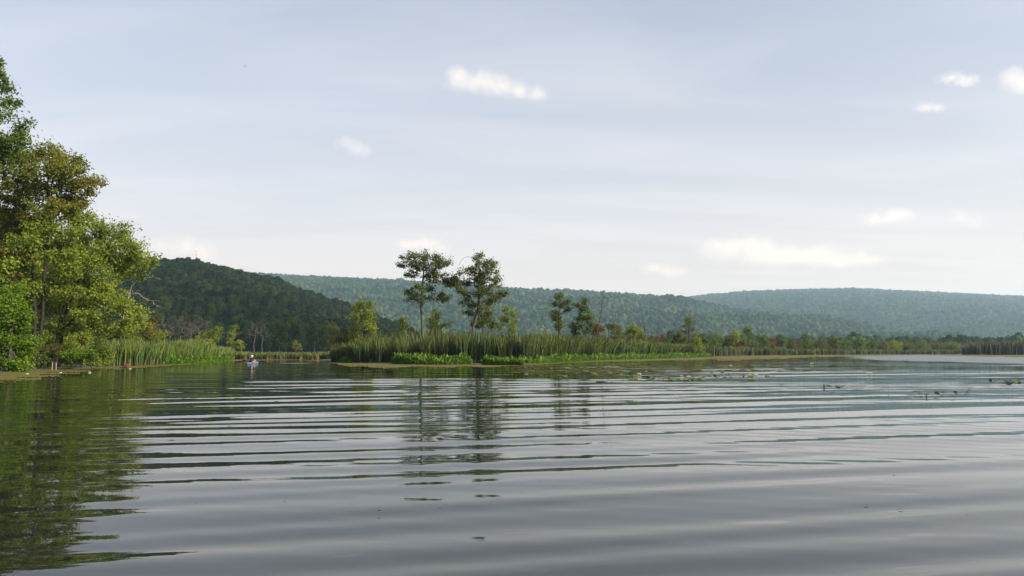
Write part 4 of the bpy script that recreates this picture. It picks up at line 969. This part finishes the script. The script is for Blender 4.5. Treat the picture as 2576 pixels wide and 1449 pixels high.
# reddish driftwood stump at the foot of the left reeds
c = G(316, 926); mb = MB(); rr = np.random.default_rng(3)
mb.tube([(-1.0, .1, -.05), (-.5, .05, .06), (0, 0, .22), (.35, 0, .55), (.45, 0, .85)], [.06, .1, .2, .17, .05], 9)
mb.tube([(.1, 0, .2), (.2, -.1, .45), (.05, -.1, .6)], [.1, .06, .03], 6); mb.tube([(-.1, 0, .15), (.3, .1, .05), (.7, .1, -.05)], [.12, .09, .04], 7)
M['red_wood'] = plain('red_brown_wood', (.09, .040, .022), .85)
tag(mb.build('driftwood', M['red_wood'], None, True, c), 'red-brown driftwood stump at the foot of the left cattails', 'driftwood').scale = (.65, .65, .65)
for lb, px, py in [('white scrap lying on the left duckweed film near its right end', 225, 936.5), ('pale scrap on the left duckweed film below the stakes', 152, 938), ('long pale scrap near the left edge duckweed', 68, 941), ('white scrap beside the driftwood stump', 327, 927.5)]:
    c = G(px, py, .03); mb = MB(); mb.tube([(-.11, 0, 0), (-.03, .02, .01), (.05, 0, .01), (.12, -.02, 0)], [.01, .026, .022, .008], 7)
    tag(mb.build('floating_scrap', M['white'], None, True, c), lb, 'debris')

# ------------------------------------------------------------------ kayak, person, paddle
KP = G(635, 915.6) - np.array((0, 0, .04)); KY = math.radians(-4)
M['kayak_blue'] = plain('kayak_blue_plastic', (.015, .06, .17), .35, noise=.08, spec=.5)
M['kayak_pale'] = plain('kayak_pale_deck', (.09, .14, .22), .35, noise=.08, spec=.5)
M['black'] = plain('black_plastic', (.012, .012, .014), .45, noise=.1)
M['shirt'] = plain('dark_plum_shirt', (.022, .013, .020), .8, noise=.2)
M['skin'] = plain('skin', (.50, .31, .23), .55, noise=.08)
M['cap'] = plain('cream_cap', (.80, .74, .60), .7, noise=.05)
M['trousers'] = plain('dark_shorts', (.02, .022, .03), .8)
kay = thing('kayak', 'blue and white kayak carrying a paddler across the channel', 'kayak', KP); kay.rotation_euler = (0, 0, KY)
def hull_ring(y, wdt, z0, z1, n=14):
    t = np.linspace(0, 2 * np.pi, n, endpoint=False); x = np.cos(t) * wdt; z = np.where(np.sin(t) < 0, np.sin(t) * -z0, np.sin(t) * z1)
    return np.stack([x, np.full(n, y), z + .10], -1)
prof = [(-1.45, .03, -.02, .1), (-1.3, .14, -.10, .10), (-1.0, .27, -.16, .11), (-.5, .365, -.19, .12), (0, .385, -.2, .12), (.5, .35, -.19, .13), (1.0, .25, -.16, .14), (1.4, .11, -.1, .15), (1.55, .02, -.02, .15)]
mb = MB(); mb.loft([hull_ring(y, w, z0, .035) for y, w, z0, z1 in prof]); mb.build('hull', M['kayak_blue'], kay, True)
mb = MB(); mb.loft([np.stack([np.cos(t_) * w * .93, np.full(12, y), .125 + np.maximum(0, np.sin(t_)) * z1 + np.minimum(0, np.sin(t_)) * .01], -1) for y, w, z0, z1 in prof for t_ in [np.linspace(0, 2 * np.pi, 12, endpoint=False)]])
mb.build('deck', M['kayak_pale'], kay, True)
mb = MB(); t_ = np.linspace(0, 2 * np.pi, 19); mb.tube([(math.cos(a) * .27, -.05 + math.sin(a) * .48, .245) for a in t_], .022, 6, False); mb.build('cockpit_rim', M['black'], kay, True)
mb = MB(); mb.loft([[(x, y, z) for x, y in ((-w, -.42), (w, -.42), (w, -.36), (-w, -.36))] for w, z in ((.2, .2), (.21, .35), (.17, .46))]); mb.build('seat_back', M['black'], kay)

# the paddler: one skinned body seated in the cockpit, facing away
per = thing('person', 'person in a dark top and cream cap paddling the blue kayak', 'person', KP + np.array((0, 0, .16))); per.rotation_euler = (0, 0, KY)
def skin_body(name, verts, edges, mat, parent, sub=2):
    me = bpy.data.meshes.new(name); me.from_pydata([v[:3] for v in verts], edges, []); me.update()
    o = link(name, me, parent); me.materials.append(mat)
    md = o.modifiers.new('skin', 'SKIN'); md.use_smooth_shade = True
    for i, v in enumerate(verts):
        sv = me.skin_vertices[0].data[i]; sv.radius = (v[3], v[4] if len(v) > 4 else v[3]); sv.use_root = (i == 0)
    o.modifiers.new('sub', 'SUBSURF').render_levels = sub
    return o
body = [(0, -.2, .08, .15, .12), (0, -.2, .25, .14, .1), (0, -.19, .42, .16, .11), (0, -.18, .52, .11, .09), (0, -.17, .6, .05), (0, -.16, .68, .075), (0, -.15, .76, .08), (0, -.15, .82, .05),
        (-.19, -.18, .5, .055), (-.27, -.1, .32, .042), (-.30, .12, .24, .032), (-.32, .2, .24, .03), (.19, -.18, .5, .055), (.27, -.1, .30, .042), (.30, .12, .22, .032), (.32, .2, .22, .03),
        (-.1, .0, .1, .085), (-.13, .3, .2, .065), (-.1, .62, .03, .05), (.1, .0, .1, .085), (.13, .3, .2, .065), (.1, .62, .03, .05)]
skin_body('body', body, [(0, 1), (1, 2), (2, 3), (3, 4), (4, 5), (5, 6), (6, 7), (3, 8), (8, 9), (9, 10), (10, 11), (3, 12), (12, 13), (13, 14), (14, 15), (0, 16), (16, 17), (17, 18), (0, 19), (19, 20), (20, 21)], M['skin'], per)
for sx in (-1, 1):                       # fingers closed on the shaft
    for q in range(4):
        mb = MB(); x = sx * (.325 + .018 * (q - 1.5)); zc = .24 if sx < 0 else .22
        mb.tube([(x, .21, zc + .02), (x, .245, zc + .03), (x, .262, zc + .005), (x, .245, zc - .02)], [.010, .010, .009, .007], 6); mb.build('finger', M['skin'], per, True)
    mb = MB(); mb.tube([(sx * .29, .2, zc), (sx * .28, .225, zc - .025), (sx * .295, .25, zc - .02)], [.012, .011, .008], 6); mb.build('thumb', M['skin'], per, True)
top = [(0, -.2, .06, .17, .14), (0, -.2, .25, .165, .125), (0, -.19, .42, .18, .13), (0, -.18, .53, .13, .11), (0, -.172, .58, .06), (-.2, -.18, .5, .07), (-.25, -.13, .38, .06), (.2, -.18, .5, .07), (.25, -.13, .37, .06)]
skin_body('shirt', top, [(0, 1), (1, 2), (2, 3), (3, 4), (3, 5), (5, 6), (3, 7), (7, 8)], M['shirt'], per)
mb = MB(); t_ = np.linspace(0, 2 * np.pi, 14, endpoint=False)
mb.loft([np.stack([np.cos(t_) * q, -.15 + np.sin(t_) * q * 1.15, np.full(14, z)], -1) for q, z in ((.098, .735), (.104, .78), (.098, .83), (.07, .868), (.02, .885))])
mb.build('cap', M['cap'], per, True)
mb = MB(); mb.loft([np.stack([np.cos(t_) * .095, -.01 + np.sin(t_) * .1, np.full(14, z)], -1) for z in (.752, .762)]); mb.build('cap_brim', M['cap'], per, True)
mb = MB(); mb.loft([np.stack([np.cos(t_) * q, -.185 + np.sin(t_) * q * .8, np.full(14, z)], -1) for q, z in ((.06, .62), (.088, .68), (.092, .735))]); mb.build('hair', plain('fair_hair', (.45, .36, .22), .7), per, True)
pad_root = thing('paddle', 'black double bladed paddle held level across the kayak', 'paddle', KP + np.array((0, 0, .39))); pad_root.rotation_euler = (0, math.radians(1.0), KY)
mb = MB(); mb.tube([(-1.25, .23, 0), (0, .23, 0), (1.25, .23, 0)], .017, 8); mb.build('shaft', M['black'], pad_root, True)
for sx in (-1, 1):
    mb = MB(); mb.loft([[(sx * x, .23 + .012, h), (sx * x, .23 + .02, 0), (sx * x, .23 + .012, -h), (sx * x, .23 - .012, -h), (sx * x, .23 - .004, 0), (sx * x, .23 - .012, h)] for x, h in ((.78, .018), (.88, .055), (1.0, .085), (1.12, .09), (1.22, .07), (1.27, .03))])
    mb.build('blade', M['black'], pad_root, True)

# ------------------------------------------------------------------ far things: mast, houses, birds
Dm = 905; zb = float(near_hill.z(np.array((488 - CX) / FOC * Dm), np.array(float(Dm)))); base = np.array(((488 - CX) / FOC * Dm, Dm, zb)); ztop = P(488, 627, Dm)[2] - zb
M['steel'] = plain('galvanised_steel', (.32, .32, .33), .5, .3)
mast = thing('radio_mast', 'thin lattice radio mast on top of the wooded spur', 'mast', base)
mb = MB()
for a in range(3):
    q = np.array((math.cos(a * 2.094), math.sin(a * 2.094), 0)); mb.tube([q * .55, q * .4 + (0, 0, ztop * .9)], .11, 5)
for i in range(16):
    for a in range(3):
        z0 = ztop * .9 * i / 16; z1 = ztop * .9 * (i + 1) / 16; q0 = np.array((math.cos(a * 2.094), math.sin(a * 2.094), 0)) * .5; q1 = np.array((math.cos((a + 1) * 2.094), math.sin((a + 1) * 2.094), 0)) * .5
        mb.tube([q0 + (0, 0, z0), q1 + (0, 0, z1)], .05, 4)
mb.build('lattice', M['steel'], mast)
mb = MB(); mb.tube([(0, 0, ztop * .88), (0, 0, ztop)], .09, 6); mb.build('antenna', M['steel'], mast)
for zz, w, n in ((.985, .95, 6), (.80, .8, 6)):
    for i in range(n):
        a = i * 6.283 / n; mb = MB(); mb.box((math.cos(a) * w, math.sin(a) * w, ztop * zz), (.16, .16, .75)); mb.tube([(0, 0, ztop * zz), (math.cos(a) * w, math.sin(a) * w, ztop * zz)], .05, 4); mb.build('antenna_panel', M['white'], mast)
def house(label, px, py, D, w, h, d):
    c = P(px, py, D); h0 = thing('house', label, 'house', c)
    mb = MB(); mb.box((0, d / 2, h / 2 - 6), (w / 2, d / 2, h / 2 + 6)); mb.build('wall', M['white'], h0)
    mb = MB(); o = .4; v = [(-w / 2 - o, -o, h), (w / 2 + o, -o, h), (w / 2 + o, d + o, h), (-w / 2 - o, d + o, h), (-w / 2 - o, d / 2, h + d * .3), (w / 2 + o, d / 2, h + d * .3)]
    mb.add(v, [(0, 1, 5, 4), (2, 3, 4, 5), (3, 2, 1, 0)], [(0, 4, 3), (1, 2, 5)]); mb.build('roof', plain('roof_grey', (.22, .21, .21), .8), h0)
    for i in range(3):
        mb = MB(); mb.box((-w / 2 + w * (i + .5) / 3, -.03, h * .55), (.55, .05, .7)); mb.build('window', M['black'], h0)
house('white house on the wooded ridge behind the thin bare tree', 1529, 817, 1500, 10.5, 5.0, 8)
house('tiny white house higher on the ridge above the dark marsh trees', 1362, 790, 1850, 6.0, 3.6, 6)
M['bird'] = plain('dark_plumage', (.05, .05, .055), .8)
for lb, px, py, roll in [('left one of two birds high in the sky', 614.5, 166.7, .9), ('right one of two birds high in the sky', 619.6, 165.5, -.7)]:
    c = P(px, py, 170); mb = MB()
    mb.tube([(0, -.16, 0), (0, -.08, .01), (0, .04, .015), (0, .13, .01), (0, .19, 0)], [.012, .035, .045, .03, .008], 8)
    o = mb.build('bird', M['bird'], None, True, c); tag(o, lb, 'bird'); o.rotation_euler = (0, roll, .8)
    for sx in (-1, 1):
        mb = MB(); mb.loft([[(sx * .03, .07, .02), (sx * .03, -.07, .02), (sx * .03, -.07, .01), (sx * .03, .07, .01)], [(sx * .2, .06, .09), (sx * .2, -.06, .09), (sx * .2, -.06, .082), (sx * .2, .06, .082)], [(sx * .42, -.05, .05), (sx * .42, -.08, .05), (sx * .42, -.08, .046), (sx * .42, -.05, .046)]])
        mb.build('wing', M['bird'], o)

# ------------------------------------------------------------------ haze
TOP = 385.0
hz = MB(); hz.box((0, 700, (TOP - 3) / 2), (4250, 4250, (TOP + 3) / 2))
m, nt, out = new_mat('haze')
pv = nt.nodes.new('ShaderNodeVolumePrincipled')
pv.inputs['Color'].default_value = (.56, .79, 1.0, 1); pv.inputs['Density'].default_value = 1.3e-4; pv.inputs['Anisotropy'].default_value = .25
nt.links.new(pv.outputs[0], out.inputs['Volume'])
tag(hz.build('haze', m), 'thin pale blue summer haze in the valley air', 'haze', kind='stuff')

# ------------------------------------------------------------------ clouds: small cumulus, real volumes high above the haze
def cloud(label, alt, lobes, dens=.012, seed=0, nscale=1.0):
    """lobes: (px, py, rx, ry) in picture terms; the cloud stands at that altitude."""
    c0 = np.mean([[a[0], a[1]] for a in lobes], 0); d = ray(*c0); Dk = alt / (d[2] / d[1]); s = Dk / FOC
    base = P(c0[0], c0[1], Dk)
    L = [(P(a[0], a[1], Dk) - base, a[2] * s * 1.4, a[3] * s * 1.4) for a in lobes]
    lo = np.min([p - (rx * 1.35, rx * 1.2, ry * 1.45) for p, rx, ry in L], 0); hi = np.max([p + (rx * 1.35, rx * 1.2, ry * 1.45) for p, rx, ry in L], 0)
    mb = MB(); t = np.linspace(0, 2 * np.pi, 16, endpoint=False); mid = (lo + hi) / 2; hf = (hi - lo) / 2
    mb.box(mid, hf)
    m, nt, out = new_mat('cumulus'); N, K = nt.nodes, nt.links
    def mth(op, a, b=None, c=None, clamp=False):
        n = N.new('ShaderNodeMath'); n.operation = op; n.use_clamp = clamp
        for i, x in enumerate((a, b, c)):
            if x is None: continue
            if isinstance(x, (int, float)): n.inputs[i].default_value = float(x)
            else: K.new(x, n.inputs[i])
        return n.outputs[0]
    tcn = N.new('ShaderNodeTexCoord'); pos = tcn.outputs['Object']; f = None
    for p, rx, ry in L:
        sb = N.new('ShaderNodeVectorMath'); sb.operation = 'SUBTRACT'; K.new(pos, sb.inputs[0]); sb.inputs[1].default_value = tuple(p)
        dv = N.new('ShaderNodeVectorMath'); dv.operation = 'DIVIDE'; K.new(sb.outputs[0], dv.inputs[0]); dv.inputs[1].default_value = (rx, rx * .85, ry)
        ln = N.new('ShaderNodeVectorMath'); ln.operation = 'LENGTH'; K.new(dv.outputs[0], ln.inputs[0])
        g = mth('SUBTRACT', 1.0, ln.outputs['Value'])
        f = g if f is None else mth('SMOOTH_MAX', f, g, .55)
    sz = np.mean([ry for _, _, ry in L])
    nz = N.new('ShaderNodeTexNoise'); nz.inputs['Scale'].default_value = 1.15 * nscale / sz; nz.inputs['Detail'].default_value = 4.5; nz.inputs['Roughness'].default_value = .55
    mp = N.new('ShaderNodeMapping'); mp.inputs['Location'].default_value = (seed * 913.0, seed * 371.0, seed * 77.0); K.new(pos, mp.inputs[0]); K.new(mp.outputs[0], nz.inputs['Vector'])
    f = mth('ADD', f, mth('MULTIPLY', mth('SUBTRACT', nz.outputs[0], .56), 1.7))
    f = mth('POWER', mth('MULTIPLY', mth('MAXIMUM', f, 0.0), 1.05, clamp=True), 1.25)
    pv = N.new('ShaderNodeVolumePrincipled'); pv.inputs['Color'].default_value = (.99, .96, .92, 1); pv.inputs['Anisotropy'].default_value = .1
    K.new(mth('MULTIPLY', f, dens * 19.0 / sz), pv.inputs['Density'])
    K.new(pv.outputs[0], out.inputs['Volume'])
    m.cycles.volume_step_rate = .5
    o = mb.build('cloud', m, None, False, base)
    return tag(o, label, 'cloud', 'small cumulus clouds')
cloud('brightest small white cloud high above the island trees', 1500, [(1150, 194, 38, 28), (1178, 206, 50, 24), (1220, 208, 56, 24), (1262, 218, 50, 20), (1300, 228, 40, 16), (1352, 238, 34, 20)], .020, 1, .8)
cloud('faint little cloud left of and below the brightest one', 1500, [(875, 362, 32, 18), (905, 378, 36, 18)], .010, 2)
cloud('low pale cloud just above the flat topped island tree', 1300, [(1030, 615, 40, 14), (1075, 614, 40, 18), (1110, 626, 24, 10)], .011, 3)
cloud('soft pale cloud behind the radio mast', 1300, [(410, 618, 40, 22), (470, 620, 55, 26), (515, 636, 36, 22)], .012, 4)
cloud('longest low cloud bank above the far right ridge', 1300, [(1820, 628, 60, 28), (1890, 622, 60, 34), (1950, 645, 90, 26), (2040, 644, 90, 24), (2120, 655, 80, 18), (2195, 656, 46, 12)], .013, 5, .8)
cloud('small pinkish cloud left of the long cloud bank', 1300, [(1645, 676, 34, 16), (1690, 684, 40, 16)], .012, 6)
cloud('wispy cloud above the right part of the long cloud bank', 1400, [(2205, 552, 40, 16), (2255, 543, 46, 20)], .011, 7)
cloud('white cloud cut by the right picture edge', 1500, [(2545, 195, 36, 24), (2585, 210, 50, 30)], .026, 8)
cloud('small white cloud left of the one cut by the right edge', 1500, [(2395, 196, 34, 12), (2430, 204, 34, 13)], .016, 9)
cloud('small white wisp below the upper right clouds', 1500, [(2330, 270, 30, 12), (2358, 272, 22, 11)], .012, 10)
cloud('faint wisp far right above the ridge', 1400, [(2415, 545, 24, 18), (2450, 556, 26, 20)], .008, 11)
